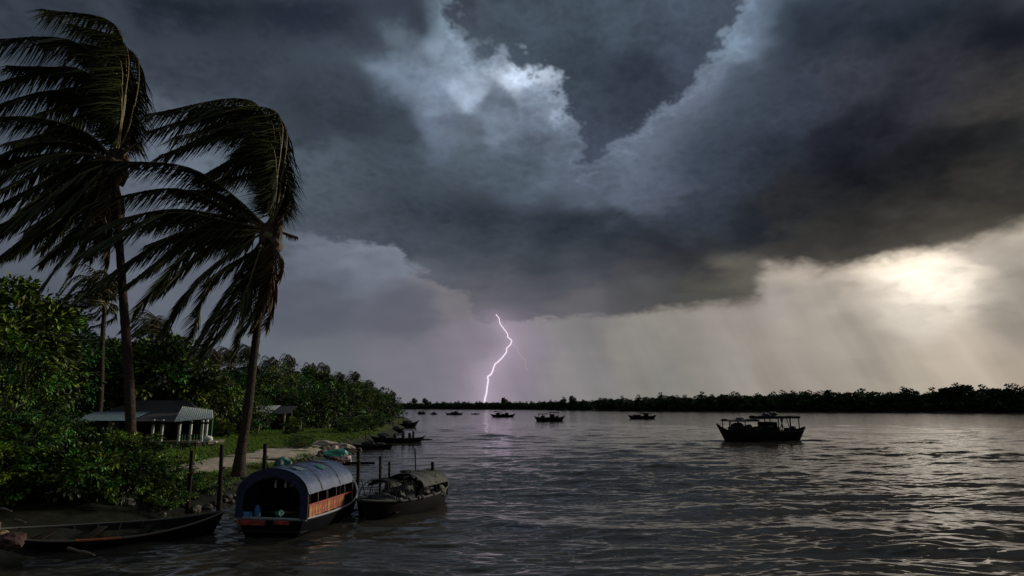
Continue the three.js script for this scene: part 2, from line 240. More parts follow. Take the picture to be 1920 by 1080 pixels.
// noise that repeats over the unit square: a torus walked through 3-D noise
const wrap = (u, v, k, o, n) => { let s = 0, a = 0.5, q = k; for (let i = 0; i < n; i++) { const m = (x, y) => noise3(x * q + o, y * q, o * 1.7 + i * 9.1); const bu = u, bv = v; s += a * ((1 - bu) * (1 - bv) * m(bu, bv) + bu * (1 - bv) * m(bu - 1, bv) + (1 - bu) * bv * m(bu, bv - 1) + bu * bv * m(bu - 1, bv - 1)) * 1.6; q *= 2; a *= 0.55; } return s; };
const GRIT = noiseTexture(512, (u, v) => 128 + 150 * wrap(u, v, 9, 3.3, 5));
const WORN = noiseTexture(512, (u, v) => { const n = wrap(u, v, 6, 8.1, 5), s = wrap(u * 1, v, 30, 1.1, 2); return 205 + 110 * n + 40 * s; }, true);
const WOOD = noiseTexture(512, (u, v) => { const n = wrap(u, v, 3, 5.5, 3); const g = Math.sin((v * 34 + n * 9) * 6.283) * 0.5 + 0.5; return 150 + 70 * g + 60 * wrap(u, v, 20, 2.2, 3); }, true);
const M = {};
const BARK = WORN.clone(); BARK.repeat.set(3, 22); BARK.needsUpdate = true;
const BARKB = GRIT.clone(); BARKB.repeat.set(3, 26); BARKB.needsUpdate = true;
const mat = (name, r, g, b, rough = 0.8, extra = {}) => (M[name] = new (extra.specularIntensity ? THREE.MeshPhysicalMaterial : THREE.MeshStandardMaterial)({ name, color: new THREE.Color().setRGB(r, g, b), roughness: rough, side: THREE.DoubleSide, ...extra }));
mat('bark', 0.13, 0.1, 0.075, 0.9, { bumpMap: GRIT, bumpScale: 0.02 });
mat('palm bark', 0.065, 0.046, 0.036, 0.85, { bumpMap: BARKB, bumpScale: 0.05, map: BARK, specularIntensity: 0.3 });
mat('palm leaf', 0.03, 0.036, 0.011, 0.55, { specularIntensity: 0.5, vertexColors: true });
mat('rachis', 0.13, 0.095, 0.03, 0.6);
mat('dry frond', 0.055, 0.034, 0.02, 0.8);
mat('coconut', 0.11, 0.1, 0.03, 0.6);
mat('leaf', 1, 1, 1, 0.5, { vertexColors: true, specularIntensity: 0.5 });
mat('far leaf', 0.03, 0.042, 0.016, 0.9);
mat('grass', 1, 1, 1, 0.8, { specularIntensity: 0.15, vertexColors: true });
mat('ground', 1, 1, 1, 0.95, { specularIntensity: 0.25, vertexColors: true, map: WORN, bumpMap: GRIT, bumpScale: 0.05 });
mat('sand', 0.42, 0.36, 0.28, 0.95, { map: WORN, bumpMap: GRIT, bumpScale: 0.03 });
mat('old wood', 0.16, 0.12, 0.085, 0.85, { map: WOOD, bumpMap: WOOD, bumpScale: 0.006 });
mat('dark wood', 0.024, 0.018, 0.014, 0.8, { specularIntensity: 0.2, map: WOOD, bumpMap: WOOD, bumpScale: 0.006 });
mat('hull dark', 0.006, 0.007, 0.01, 0.85, { map: WORN, specularIntensity: 0.1 });
mat('hull black', 0.009, 0.008, 0.008, 0.85, { map: WORN, specularIntensity: 0.15 });
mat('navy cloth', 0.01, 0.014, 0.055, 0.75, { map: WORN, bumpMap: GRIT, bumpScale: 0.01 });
mat('tarp blue', 0.045, 0.085, 0.19, 0.65, { bumpMap: GRIT, bumpScale: 0.012, map: WORN });
mat('pale rim', 0.24, 0.27, 0.28, 0.55, { map: WORN });
mat('blue paint', 0.05, 0.2, 0.42, 0.5, { map: WORN });
mat('red paint', 0.35, 0.04, 0.02, 0.5, { map: WORN });
mat('orange paint', 0.6, 0.13, 0.02, 0.5, { map: WORN });
mat('yellow paint', 0.6, 0.26, 0.04, 0.5, { map: WORN });
mat('deep red paint', 0.45, 0.06, 0.02, 0.5, { map: WORN });
mat('grey cloth', 0.085, 0.085, 0.075, 0.9, { map: WORN, bumpMap: GRIT, bumpScale: 0.02 });
mat('dark cloth', 0.025, 0.025, 0.027, 0.9, { bumpMap: GRIT, bumpScale: 0.02 });
mat('white cloth', 0.7, 0.7, 0.66, 0.8, { bumpMap: GRIT, bumpScale: 0.02 });
mat('green tarp', 0.06, 0.42, 0.28, 0.5, { map: WORN });
mat('teal cloth', 0.03, 0.16, 0.14, 0.7, { map: WORN });
mat('pink cloth', 0.62, 0.42, 0.42, 0.7, { map: WORN });
mat('maroon cloth', 0.035, 0.01, 0.009, 0.8);
mat('tin', 0.66, 0.72, 0.64, 0.45, { map: WORN });
mat('blue tin', 0.16, 0.24, 0.28, 0.5, { map: WORN });
mat('rust roof', 0.03, 0.026, 0.028, 0.75, { map: WORN });
mat('white paint', 0.72, 0.72, 0.68, 0.6, { map: WORN });
mat('cream wall', 0.5, 0.42, 0.28, 0.8, { map: WORN });
mat('brown wall', 0.05, 0.032, 0.026, 0.9, { map: WORN });
mat('green wall', 0.04, 0.2, 0.09, 0.7, { map: WORN });
mat('stone', 0.07, 0.06, 0.052, 0.9, { map: WORN, bumpMap: GRIT, bumpScale: 0.02 });
mat('pale stone', 0.11, 0.1, 0.09, 0.85, { map: WORN });
mat('straw', 0.3, 0.19, 0.07, 0.9, { map: WORN });
mat('rope', 0.11, 0.085, 0.06, 0.9);
mat('dark glass', 0.01, 0.012, 0.014, 0.15);

// ---------------------------------------------------------------- the left bank
const SHORE = [[-30, -8], [5, -11], [12, -12], [16, -12.6], [20, -12.8], [24, -11.8], [28, -11.1], [33, -11], [40, -11.6], [48, -13], [61, -14.2], [75, -15], [88, -16], [110, -19], [154, -24], [200, -33], [283, -52], [400, -82], [600, -120], [900, -170], [1300, -220]];
function shoreX(d) { for (let i = 1; i < SHORE.length; i++) if (d < SHORE[i][0]) { const [a, x] = SHORE[i - 1], [b, y] = SHORE[i], t = (d - a) / (b - a); return x + (y - x) * t + 0.35 * noise3(d * 0.35, 7, 1) + 0.5 * noise3(d * 0.11, 2, 5); } return -220; }
function bankHeight(x, d) {
  const t = shoreX(d) - x;
  if (t < 0) return Math.max(-1.6, t * 0.45 - 0.02);
  const nearFront = smooth(24, 14, d);
  return (0.92 - 0.45 * nearFront) * (1 - Math.exp(-t / (1.3 + 2 * nearFront))) + 0.5 * smooth(6, 45, t) + 0.1 * noise3(x * 0.4, d * 0.4, 2) * smooth(0, 2, t) + 0.04 * noise3(x * 1.7, d * 1.7, 4) * smooth(0, 0.7, t);
}
function pathCentre(d) { return shoreX(d) - (d < 28 ? 4.6 : d < 38 ? 4.6 - (d - 28) * 0.08 : d < 52 ? 3.8 - (d - 38) * 0.15 : 1.7); }
{
  const rows = 190, cols = 84, D = (v) => -20 + 30 * v + 1270 * Math.pow(v, 3.2), T = (u) => -5 + 26 * u + 420 * Math.pow(u, 3.6);
  const g = sheet(cols, rows, (u, v) => { const d = D(v), x = shoreX(d) - T(1 - u); return V(x, bankHeight(x, d), -d); }, 1, 1, (p) => {
    const d = -p.z, t = shoreX(d) - p.x, n = fbm(p.x * 0.35, d * 0.35, 3, 3), mud = smooth(2.6, 0.3, t + n * 2) , dry = smooth(30, 24, d);
    const grassy = (1 - mud) * (1 - dry * 0.8), k = 0.8 + 0.8 * n, nearShade = 1 - 0.55 * dry;  // dry masks the near end; shade over its mud is put into the colour
    return [(0.034 + 0.05 * grassy * k) * (1 - 0.3 * mud), 0.028 + 0.085 * grassy * k, 0.02 - 0.006 * grassy].map((q) => q * nearShade);
  });
  const uv = g.attributes.uv, p = g.attributes.position; for (let i = 0; i < uv.count; i++) uv.setXY(i, p.getX(i) / 3, p.getZ(i) / 3);
  structure('riverbank', g, M.ground);
  const s = sheet(14, 90, (u, v) => { const d = 23.5 + 33 * v, w = 2.1 * Math.sin(Math.PI * Math.min(1, Math.max(0.06, v))) ** 0.4 + 0.5 * noise3(d * 0.5, u > 0.5 ? 3 : 9, 1), x = pathCentre(d) + (u - 0.5) * 2 * w; return V(x, bankHeight(x, d) + 0.03 - 0.05 * (2 * u - 1) ** 4, -d); });
  const su = s.attributes.uv, sp = s.attributes.position; for (let i = 0; i < su.count; i++) su.setXY(i, sp.getX(i) / 2, sp.getZ(i) / 2);
  structure('path', s, M.sand);
}
// the bed under the river and all land beyond, to the horizon
structure('riverbed', moved(new THREE.PlaneGeometry(14000, 14000), 0, -2.2, -2000, -Math.PI / 2), mat('bed', 0.05, 0.04, 0.03, 0.95));

// ---------------------------------------------------------------- the far bank
const FARSHORE = [[-700, 1000], [-144, 880], [24, 730], [118, 495], [205, 440], [305, 372], [520, 330], [1400, 300]];
function farD(x) { for (let i = 1; i < FARSHORE.length; i++) if (x < FARSHORE[i][0]) { const [a, p] = FARSHORE[i - 1], [b, q] = FARSHORE[i], t = (x - a) / (b - a); return p + (q - p) * t; } return 300; }
{
  const g = sheet(240, 8, (u, v) => { const x = -700 + 2100 * u, k = [-6, 0, 3, 12, 60, 200, 700, 1800, 4000][Math.round(v * 8)], y = [-1.2, -0.05, 0.6, 1.2, 2, 2.5, 3, 3, 3][Math.round(v * 8)]; return V(x * (1 + Math.max(0, k) / 900), y + 0.3 * noise3(x * 0.05, v * 9, 1), -(farD(x) + k + 4 * noise3(x * 0.02, 3, 3))); }, 700, 200, () => [0.045, 0.045, 0.03]);
  structure('far_bank', g, M.ground);
}

// ---------------------------------------------------------------- the river
const waves = [];
{
  const w = mulberry(91);
  for (let i = 0; i < 64; i++) {
    const L = 0.35 * Math.pow(22, Math.pow(i / 63, 0.9)), dir = (w() + w() + w() - 1.5) * 0.85 + 0.14, k = 2 * Math.PI / L;
    waves.push({ L, kx: Math.sin(dir) * k, kz: Math.cos(dir) * k, a: 0.006 * Math.pow(L, 0.7) * (0.5 + w()) * (L > 4 ? 0.75 : 1), p: w() * 6.283 });
  }
}
function waveHeight(x, z, step) {
  const bx = x + 0.5 * noise3(x * 0.5, z * 0.5, 1) + 1.6 * noise3(x * 0.11, z * 0.11, 6), bz = z + 0.5 * noise3(x * 0.5, z * 0.5, 9) + 1.6 * noise3(x * 0.09, z * 0.13, 3);
  const gust = 0.75 + 0.9 * noise3(x * 0.07, z * 0.045, 12) + 0.3 * noise3(x * 0.3, z * 0.22, 4);
  let h = 0;
  for (const q of waves) { const m = Math.min(1, Math.max(0, (q.L / step - 1.7) / 1.4)); if (m > 0) h += m * q.a * Math.sin(q.kx * bx + q.kz * bz + q.p); }
  return h * Math.max(0.25, gust);
}
{
  const rows = [];
  let d = 4; while (d < 6000) { rows.push(d); d += Math.max(0.035, d * d / (EYE * 617) * 0.28); }
  const cols = 460, pos = [], uv = [], idx = [];
  rows.forEach((d, j) => {
    const step = (rows[Math.min(rows.length - 1, j + 1)] - d) || 50, shelter = 1;
    for (let i = 0; i <= cols; i++) {
      const x = -16 - d * 0.45 + (i / cols) * (32 + d * 1.5 + 0.45 * d), y = d > 1500 ? 0 : shelter * waveHeight(x, -d, Math.max(step, 0.6 * (32 + d * 1.95) / cols));
      pos.push(x, y, -d); uv.push(x / 9, d / 9);
    }
  });
  for (let j = 0; j < rows.length - 1; j++) for (let i = 0; i < cols; i++) { const a = j * (cols + 1) + i; idx.push(a, a + 1, a + cols + 2, a, a + cols + 2, a + cols + 1); }
  const g = new THREE.BufferGeometry(); g.setAttribute('position', new THREE.Float32BufferAttribute(pos, 3)); g.setAttribute('uv', new THREE.Float32BufferAttribute(uv, 2)); g.setIndex(idx); g.computeVertexNormals();
  // fine ripples as a repeating relief
  const N = 1024, hgt = new Float32Array(N * N), w = mulberry(5), comps = [];
  for (let i = 0; i < 70; i++) { const m = 4 + Math.floor(56 * w() ** 1.4), dir = (w() + w() + w() - 1.5) * 0.95 + 0.12, kx = Math.round(m * Math.sin(dir)), kz = Math.round(m * Math.cos(dir)); comps.push([kx, kz, w() * 6.283, (0.5 + w()) / Math.hypot(kx, kz)]); }
  for (const [kx, kz, p, a] of comps) { const cx = [], sx = []; for (let i = 0; i < N; i++) { cx.push(Math.cos(2 * Math.PI * kx * i / N)); sx.push(Math.sin(2 * Math.PI * kx * i / N)); } for (let j = 0; j < N; j++) { const c = Math.cos(2 * Math.PI * kz * j / N + p), s = Math.sin(2 * Math.PI * kz * j / N + p); for (let i = 0; i < N; i++) hgt[j * N + i] += a * (cx[i] * s + sx[i] * c); } }
  const nd = new Uint8Array(N * N * 4), S = 1.25;
  for (let j = 0; j < N; j++) for (let i = 0; i < N; i++) {
    const hx = (hgt[j * N + (i + 1) % N] - hgt[j * N + (i + N - 1) % N]) * S, hy = (hgt[((j + 1) % N) * N + i] - hgt[((j + N - 1) % N) * N + i]) * S, l = 1 / Math.hypot(hx, hy, 1), o = (j * N + i) * 4;
    nd[o] = 127.5 - 127.5 * hx * l; nd[o + 1] = 127.5 - 127.5 * hy * l; nd[o + 2] = 127.5 + 127.5 * l; nd[o + 3] = 255;
  }
  const nt = new THREE.DataTexture(nd, N, N); nt.wrapS = nt.wrapT = THREE.RepeatWrapping; nt.magFilter = THREE.LinearFilter; nt.needsUpdate = true;
  const wm = new THREE.MeshPhysicalMaterial({ name: 'river water', color: new THREE.Color().setRGB(0.032, 0.029, 0.023), roughness: 0.08, ior: 1.33, specularIntensity: 1, normalMap: nt, normalScale: new THREE.Vector2(0.5, 0.5) });
  const m = structure('river', g, wm); m.castShadow = false;
}

// ---------------------------------------------------------------- lightning beyond the far bank
{
  const D = 1100, dir = (a, e) => { const az = a * Math.PI / 180; return V(Math.sin(az) * D, EYE + Math.tan(e * Math.PI / 180) * D, -Math.cos(az) * D); };
  const w = mulberry(31), jag = (pts, amp, n) => { const out = []; for (let i = 0; i < pts.length - 1; i++) for (let k = 0; k < n; k++) { const p = pts[i].clone().lerp(pts[i + 1], k / n); if (i + k) { p.x += (w() - 0.5) * amp; p.y += (w() - 0.5) * amp * 0.6; p.z += (w() - 0.5) * amp; } out.push(p); } out.push(pts[pts.length - 1]); return out; };
  const rod = (pts, r0, r1) => { const n = pts.length - 1; return mergeGeometries(pts.slice(1).map((p, i) => tube([pts[i], p], (v) => { const t = (i + v) / n; return r0 + (r1 - r0) * t; }, 1, 7))); };
  const glowing = (k) => new THREE.MeshStandardMaterial({ name: 'lightning', color: 0x000000, emissive: new THREE.Color().setRGB(1, 0.86, 0.99), emissiveIntensity: k, roughness: 1 });
  const b = thing('lightning_bolt', 'jagged pinkish white lightning bolt striking down behind the far treeline', 'lightning', dir(-2.5, 0).toArray());
  const put = (m) => { m.position.copy(b.position).negate(); m.castShadow = false; return m; };
  put(part('main_channel', rod(jag(BOLT.map(([a, e]) => dir(a, e)), 5, 4), 0.75, 1.6), glowing(0.95), b));
  const br = glowing(0.45), dim = glowing(0.38);
  put(part('branch', rod(jag([dir(-0.1, 5.9), dir(0.55, 5.1), dir(1.0, 4.3), dir(1.5, 3.3)], 9, 4), 0.45, 0.2), br, b));
  put(part('branch', rod(jag([dir(-1.05, 4.3), dir(-1.7, 4.35), dir(-2.3, 4.2)], 6, 3), 0.3, 0.15), dim, b));
  put(part('branch', rod(jag([dir(-1.5, 3.7), dir(-1.0, 3.2), dir(-0.5, 2.6)], 7, 3), 0.28, 0.12), dim, b));
  put(part('branch', rod(jag([dir(-2.2, 2.5), dir(-3.0, 1.8), dir(-3.6, 1.1)], 7, 3), 0.25, 0.12), dim, b));
  const lamp = new THREE.PointLight(new THREE.Color().setRGB(1, 0.84, 1), 300, 0, 2); lamp.name = 'lightning_light'; lamp.position.copy(dir(-1, 4.5)); lamp.shadow.radius = 900; lamp.castShadow = true; scene.add(lamp);
}

// ---------------------------------------------------------------- foliage
// one folded leaf as four triangles, appended to a soup
function addLeaf(P, C, c, dir, nrm, len, wid, col) {
  const side = V(0, 0, 0).crossVectors(dir, nrm).normalize(), n = V(0, 0, 0).crossVectors(side, dir).normalize();
  const b = c, t = c.clone().addScaledVector(dir, len).addScaledVector(n, -len * 0.18), m = c.clone().addScaledVector(dir, len * 0.48);
  const l = m.clone().addScaledVector(side, wid).addScaledVector(n, wid * 0.35), r = m.clone().addScaledVector(side, -wid).addScaledVector(n, wid * 0.35);
  for (const q of [b, l, m, b, m, r, m, l, t, m, t, r]) { P.push(q.x, q.y, q.z); C.push(col[0], col[1], col[2]); }
}
// crown: clumps of leaves spread unevenly through a volume
function crown(seed, o) {
  const w = mulberry(seed), P = [], C = [], S = (a, b) => a + (b - a) * w();
  const clumps = [];
  for (let i = 0; i < o.clumps; i++) {
    let d, k = 0; do { d = V(S(-1, 1), S(-1, 1), S(-1, 1)); } while (d.lengthSq() > 1 && ++k < 50);
    const l = d.length() || 1, out = 0.45 + 0.55 * Math.pow(w(), 0.5), q = 1 + 0.55 * noise3(d.x / l * 2 + seed, d.y / l * 2, d.z / l * 2) + (w() < 0.07 ? 0.22 : 0);
    const p = V(d.x / l * out * q * o.rx, o.cy + d.y / l * out * q * o.ry, d.z / l * out * q * o.rz);
    if (o.lean) p.x -= o.lean * Math.max(0, p.y - o.cy);
    if (p.y < 0.15) p.y = 0.15 + w() * 0.5;
    clumps.push({ p, d: d.divideScalar(l), s: S(0.6, 1.3) * o.clump, tone: 0.12 + 1.9 * Math.pow(w(), 2.2), yel: w() });  // clump tones skewed dark: sparse highlights and deep shade put into the leaf colour
  }
  for (const c of clumps) for (let i = 0; i < o.leaves; i++) {
    let e; do { e = V(S(-1, 1), S(-1, 1), S(-1, 1)); } while (e.lengthSq() > 1);
    const p = c.p.clone().addScaledVector(V(e.x, e.y * 0.62, e.z), c.s), dir = e.clone().multiplyScalar(0.9).addScaledVector(c.d, 0.6).add(V(-0.25, S(-0.5, 0.25), S(-0.3, 0.3))).normalize();
    const nrm = V(S(-0.7, 0.7), 1, S(-0.7, 0.7)), k = c.tone * S(0.7, 1.25), L = o.leaf * S(0.7, 1.3);
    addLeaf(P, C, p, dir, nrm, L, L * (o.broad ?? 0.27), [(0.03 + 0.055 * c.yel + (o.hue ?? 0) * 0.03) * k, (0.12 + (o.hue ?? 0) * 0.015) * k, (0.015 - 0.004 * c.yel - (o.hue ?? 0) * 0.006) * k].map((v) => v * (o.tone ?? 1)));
  }
  return soup(P, null, C);
}
function treeLimbs(seed, o) {
  const w = mulberry(seed + 500), S = (a, b) => a + (b - a) * w(), g = [], top = V(S(-0.4, 0.2), o.cy + o.ry * 0.35, S(-0.3, 0.3));
  g.push(tube([V(0, -0.4, 0), V(S(-0.1, 0.1), o.cy * 0.4, S(-0.1, 0.1)), V(top.x * 0.6, o.cy * 0.85, top.z * 0.6), top], (v) => o.trunk * (1 - 0.75 * v) * (1 + 0.7 * Math.exp(-v * 16)), 10, 8));
  for (let i = 0; i < 7; i++) { const a = i / 7 * 6.283 + S(-0.4, 0.4), y = o.cy * S(0.45, 0.95), r = o.rx * S(0.45, 0.8), p0 = V(top.x * 0.5 * y / o.cy, y, 0); g.push(tube([p0, V(Math.cos(a) * r * 0.45, y + S(0.4, 1), Math.sin(a) * r * 0.45), V(Math.cos(a) * r, y + S(0.8, 2.2), Math.sin(a) * r)], (v) => o.trunk * 0.42 * (1 - 0.75 * v), 6, 5)); }
  return g;
}
const treeSpecs = [
  { rx: 3.4, ry: 4.0, rz: 3.4, cy: 5.4, clumps: 230, leaves: 34, clump: 0.62, leaf: 0.4, trunk: 0.3, lean: 0.2, broad: 0.3 },
  { rx: 3.9, ry: 3.6, rz: 3.6, cy: 4.8, clumps: 230, leaves: 34, clump: 0.68, leaf: 0.34, trunk: 0.28, lean: 0.25, hue: 0.8 },
  { rx: 2.9, ry: 4.3, rz: 3.0, cy: 5.6, clumps: 210, leaves: 34, clump: 0.58, leaf: 0.36, trunk: 0.26, lean: 0.3, broad: 0.24, hue: -0.7 },
  { rx: 3.8, ry: 2.6, rz: 3.4, cy: 2.7, clumps: 190, leaves: 34, clump: 0.6, leaf: 0.32, trunk: 0.2, lean: 0.1 },
].map((o, i) => ({ limbs: mergeGeometries(treeLimbs(i * 7 + 3, o)), leaves: crown(i * 13 + 5, o), h: o.cy + o.ry * 1.05 }));
function tree(px, d, h, kind, label, dx = 0) {
  const s = treeSpecs[kind], k = h / s.h, x = xAt(px, d) + dx, t = thing('broadleaf_tree', label, 'tree', [x, bankHeight(x, d) - 0.05, -d], R(0, 6.28), undefined);
  t.scale.set(k * R(0.95, 1.15), k, k * R(0.95, 1.15));
  part('trunk', s.limbs, M.bark, t); part('crown', s.leaves, M.leaf, t);
  return t;
}
tree(-75, 33, 9.6, 1, 'leafy tree cut by the left edge of the picture, beneath the tall palm crown');
tree(-14, 36, 10.4, 0, 'tall large-leaved tree at far left whose top is the highest of the green trees');
{ const t = tree(44, 41, 8.6, 1, 'rounded leafy tree just right of the tallest one at the left edge'); t.scale.x *= 0.66; t.scale.z *= 0.66; }
tree(150, 55, 7.0, 2, 'slim leafy tree left of the leaning tall palm trunk, in front of the small palm');
tree(200, 61, 9.4, 0, 'dark tree behind the left end of the house, beside the foot of the small palm');
tree(106, 50, 9.6, 2, 'slim dark tree between the left trees and the small palm');
tree(256, 58, 8.6, 1, 'broad dark tree rising directly behind the veranda house roof');
tree(312, 58, 9.6, 0, 'wind-tossed tree above the right half of the veranda house roof');
tree(372, 60, 7.4, 1, 'lower tree whose branches hang over the pale tin end of the veranda roof');
tree(425, 71, 7.8, 2, 'dark tree just left of the nearer palm trunk, behind the house');
tree(470, 80, 8.0, 0, 'dense tree right behind the nearer palm trunk');
tree(512, 86, 8.4, 1, 'leafy tree above the small shed on the green bank');
tree(548, 94, 8.7, 2, 'narrow tree right of the small shed');
tree(580, 104, 9.3, 0, 'tall tree in the middle of the receding tree row, with a flat-topped crown');
tree(612, 116, 8.7, 1, 'dark round tree past the middle of the receding tree row');
tree(645, 134, 9.0, 2, 'pointed tree where the receding tree row starts to dip towards the river');
tree(668, 150, 8.9, 0, 'fourth tree from the river end of the receding row');
tree(688, 170, 8.9, 1, 'third tree from the river end of the receding row');
tree(706, 192, 8.4, 2, 'second tree from the river end of the receding row');
tree(722, 222, 7.2, 0, 'last green tree at the river end of the receding row');
{ const t = tree(8, 29.5, 5.6, 3, 'low bushy tree with pale branching trunk at the left edge'); t.scale.x *= 0.6; t.scale.z *= 0.6; }
tree(-20, 34, 4.6, 3, 'low spreading tree between the left trees and the tall palm trunk');
tree(455, 66, 4.6, 3, 'low bright-leaved tree beside the nearer palm trunk, right of the house');
tree(585, 84, 5.6, 3, 'low tree with yellowish leaves standing right of the shed');
tree(632, 92, 6.2, 3, 'low dark tree at the head of the grassy slope');
tree(668, 98, 6.6, 1, 'dark tree hanging over the shore near the moored boats');
tree(700, 108, 5.8, 3, 'shore tree leaning towards the canopied moored boat');
tree(722, 138, 5.6, 3, 'small tree on the point right behind the moored boats');
// the wood behind that reads as one mass
{
  const w = mulberry(8), mats = [[], [], []], q = new THREE.Quaternion(), up = V(0, 1, 0);
  for (let i = 0; i < 210; i++) {
    const d = 40 + 260 * Math.pow(w(), 1.1), back = 18 + 8 * w() + 75 * w() * w() + d * 0.07, x = shoreX(d) - back, lim = xAt(720, d) - 1; if (x > lim && d > 150) continue;
    const s = (0.55 + 0.32 * w()) * (d < 60 ? 0.85 : 0.95), k = i % 3;
    q.setFromAxisAngle(up, w() * 6.28); mats[k].push(new THREE.Matrix4().compose(V(x, bankHeight(x, d), -d), q, V(s * 1.15, s, s * 1.15)));
  }
  const thin = treeSpecs.slice(0, 3).map((s, i) => crown(i * 17 + 90, { rx: 3.6, ry: 4, rz: 3.6, cy: 5, clumps: 90, leaves: 22, clump: 0.95, leaf: 0.55, lean: 0.15 }));
  mats.forEach((list, k) => { const im = new THREE.InstancedMesh(thin[k], M.leaf, list.length); list.forEach((m, i) => im.setMatrixAt(i, m)); im.name = numbered('woodland'); tag(im, 'dark mass of wood filling the left bank behind the front trees', 'woodland', 'wood behind the front trees'); im.userData.kind = 'stuff'; shadow(im); scene.add(im); });
}
// shrubs of the near bank
const shrubSpecs = [
  { rx: 2.0, ry: 1.5, rz: 1.8, cy: 1.35, clumps: 150, leaves: 36, clump: 0.36, leaf: 0.2, broad: 0.3 },
  { rx: 1.7, ry: 1.7, rz: 1.6, cy: 1.5, clumps: 140, leaves: 36, clump: 0.34, leaf: 0.24, broad: 0.24, hue: 0.6 },
  { rx: 1.5, ry: 0.8, rz: 1.4, cy: 0.7, clumps: 110, leaves: 30, clump: 0.26, leaf: 0.17, broad: 0.22 },
].map((o, i) => ({ leaves: crown(i * 19 + 200, o), stems: mergeGeometries([...Array(9)].map((_, k) => { const a = k * 0.7 + i, r = o.rx * (0.35 + 0.06 * k); return tube([V(0, -0.2, 0), V(Math.cos(a) * r * 0.4, o.cy * 0.8, Math.sin(a) * r * 0.4), V(Math.cos(a) * r, o.cy * 1.4, Math.sin(a) * r)], (v) => 0.045 * (1 - 0.7 * v), 5, 5); })), h: o.cy + o.ry }));
function shrub(px, d, h, kind, label, wide = 1) {
  const s = shrubSpecs[kind], k = h / s.h, x = xAt(px, d), t = thing('shrub', label, 'shrub', [x, bankHeight(x, d) - 0.03, -d], R(0, 6.28)); t.scale.set(k * wide, k, k * wide);
  part('stem', s.stems, M.bark, t); part('foliage', s.leaves, M.leaf, t);
}
shrub(205, 26, 1.6, 0, 'largest bright green shrub below the tall palm trunk on the near bank', 1.05);
shrub(258, 26.2, 1.4, 1, 'leafy shrub at the right of the big near-bank thicket', 1);
shrub(140, 27.5, 1.3, 1, 'shrub behind the big thicket under the left trees', 1.1);
shrub(70, 25.2, 2.4, 0, 'dark shrub in the shade at left above the empty boat', 1.1);
shrub(25, 25, 2.8, 0, 'shaded shrub at the left edge above the rubble', 1.1);
shrub(215, 22.6, 1.5, 2, 'low trailing shrub hanging over the far rim of the empty boat', 1.2);
shrub(296, 24.0, 1.3, 2, 'low shrub with small leaves beside the left mooring stake', 1.1);
shrub(318, 26.8, 0.8, 2, 'yellow-green low shrub between the path and the thicket', 1);
shrub(248, 24.2, 1.9, 1, 'shrub filling the shade in front of the large bright shrub', 1.3);
shrub(175, 24.4, 2.0, 0, 'dark shrub between the left trees and the large bright shrub', 1.3);
shrub(60, 22.2, 1.9, 0, 'dark shrub at far left just behind the tip of the empty boat', 1.3);
shrub(8, 20.5, 1.8, 1, 'shaded shrub in the lower left corner behind the straw coloured sack', 1.2);
shrub(335, 23.4, 0.6, 2, 'knee-high weeds at the foot of the leftmost mooring stake', 1.3);
shrub(385, 25.5, 0.8, 2, 'low weeds between the two left mooring stakes', 1.4);
shrub(140, 22.4, 1.7, 2, 'low dark shrub behind the left half of the empty boat', 1.2);
shrub(262, 31, 0.8, 1, 'shrub in front of the middle of the veranda house', 1);
shrub(128, 38, 1.7, 0, 'shrub hiding the foot of the left end of the house', 1.1);
shrub(110, 37, 2.4, 1, 'dark shrub left of the house', 1.2);
shrub(570, 46, 0.9, 2, 'small weed clump beside the path near the heap of nets', 1.1);
shrub(420, 58, 1.6, 1, 'shrub beside the right end of the veranda house', 1.2);
shrub(552, 66, 1.7, 1, 'shrub on the grass in front of the small shed', 1.1);
shrub(655, 72, 1.8, 0, 'dark shrub at the water edge where the grass ends', 1.3);
shrub(690, 78, 1.9, 1, 'dark shrub overhanging the shore beside the low moored boat', 1.2);
shrub(705, 92, 2.2, 0, 'dark shrub on the shore behind the moored boats', 1.2);
// grass of the bank
{
  const w = mulberry(44), P = [], C = [];
  for (let i = 0; i < 14; i++) { const a = w() * 6.28, r = 0.16 * w(), h = 0.12 + 0.2 * w(), l = 0.08 + 0.14 * w(), x = Math.cos(a) * r, z = Math.sin(a) * r, s = 0.012, k = 0.7 + 0.6 * w(); const dx = Math.cos(a + 1.5) * s, dz = Math.sin(a + 1.5) * s; P.push(x - dx, 0, z - dz, x + dx, 0, z + dz, x - l, h, z + 0.05); for (let j = 0; j < 3; j++) C.push(0.062 * k, 0.115 * k, 0.012 * k); }
  const g = soup(P, null, C), list = [], q = new THREE.Quaternion(), up = V(0, 1, 0);
  for (let i = 0; i < 26000; i++) {
    const d = 22 + 60 * Math.pow(w(), 1.2), t = 1.2 + 22 * w(), x = shoreX(d) - t; if (Math.abs(x - pathCentre(d)) < 1.5 && d < 57) continue; if (fbm(x * 0.4, d * 0.4, 8, 2) < -0.12) continue;
    q.setFromAxisAngle(up, w() * 0.8 - 0.4); const s = 0.4 + 0.6 * w(); list.push(new THREE.Matrix4().compose(V(x, bankHeight(x, d) - 0.01, -d), q, V(s, s, s)));
  }
  const im = new THREE.InstancedMesh(g, M.grass, list.length); list.forEach((m, i) => im.setMatrixAt(i, m)); im.name = 'grass'; tag(im, 'short green grass on the bank around the path and the house', 'grass'); im.userData.kind = 'stuff'; shadow(im); scene.add(im);
}

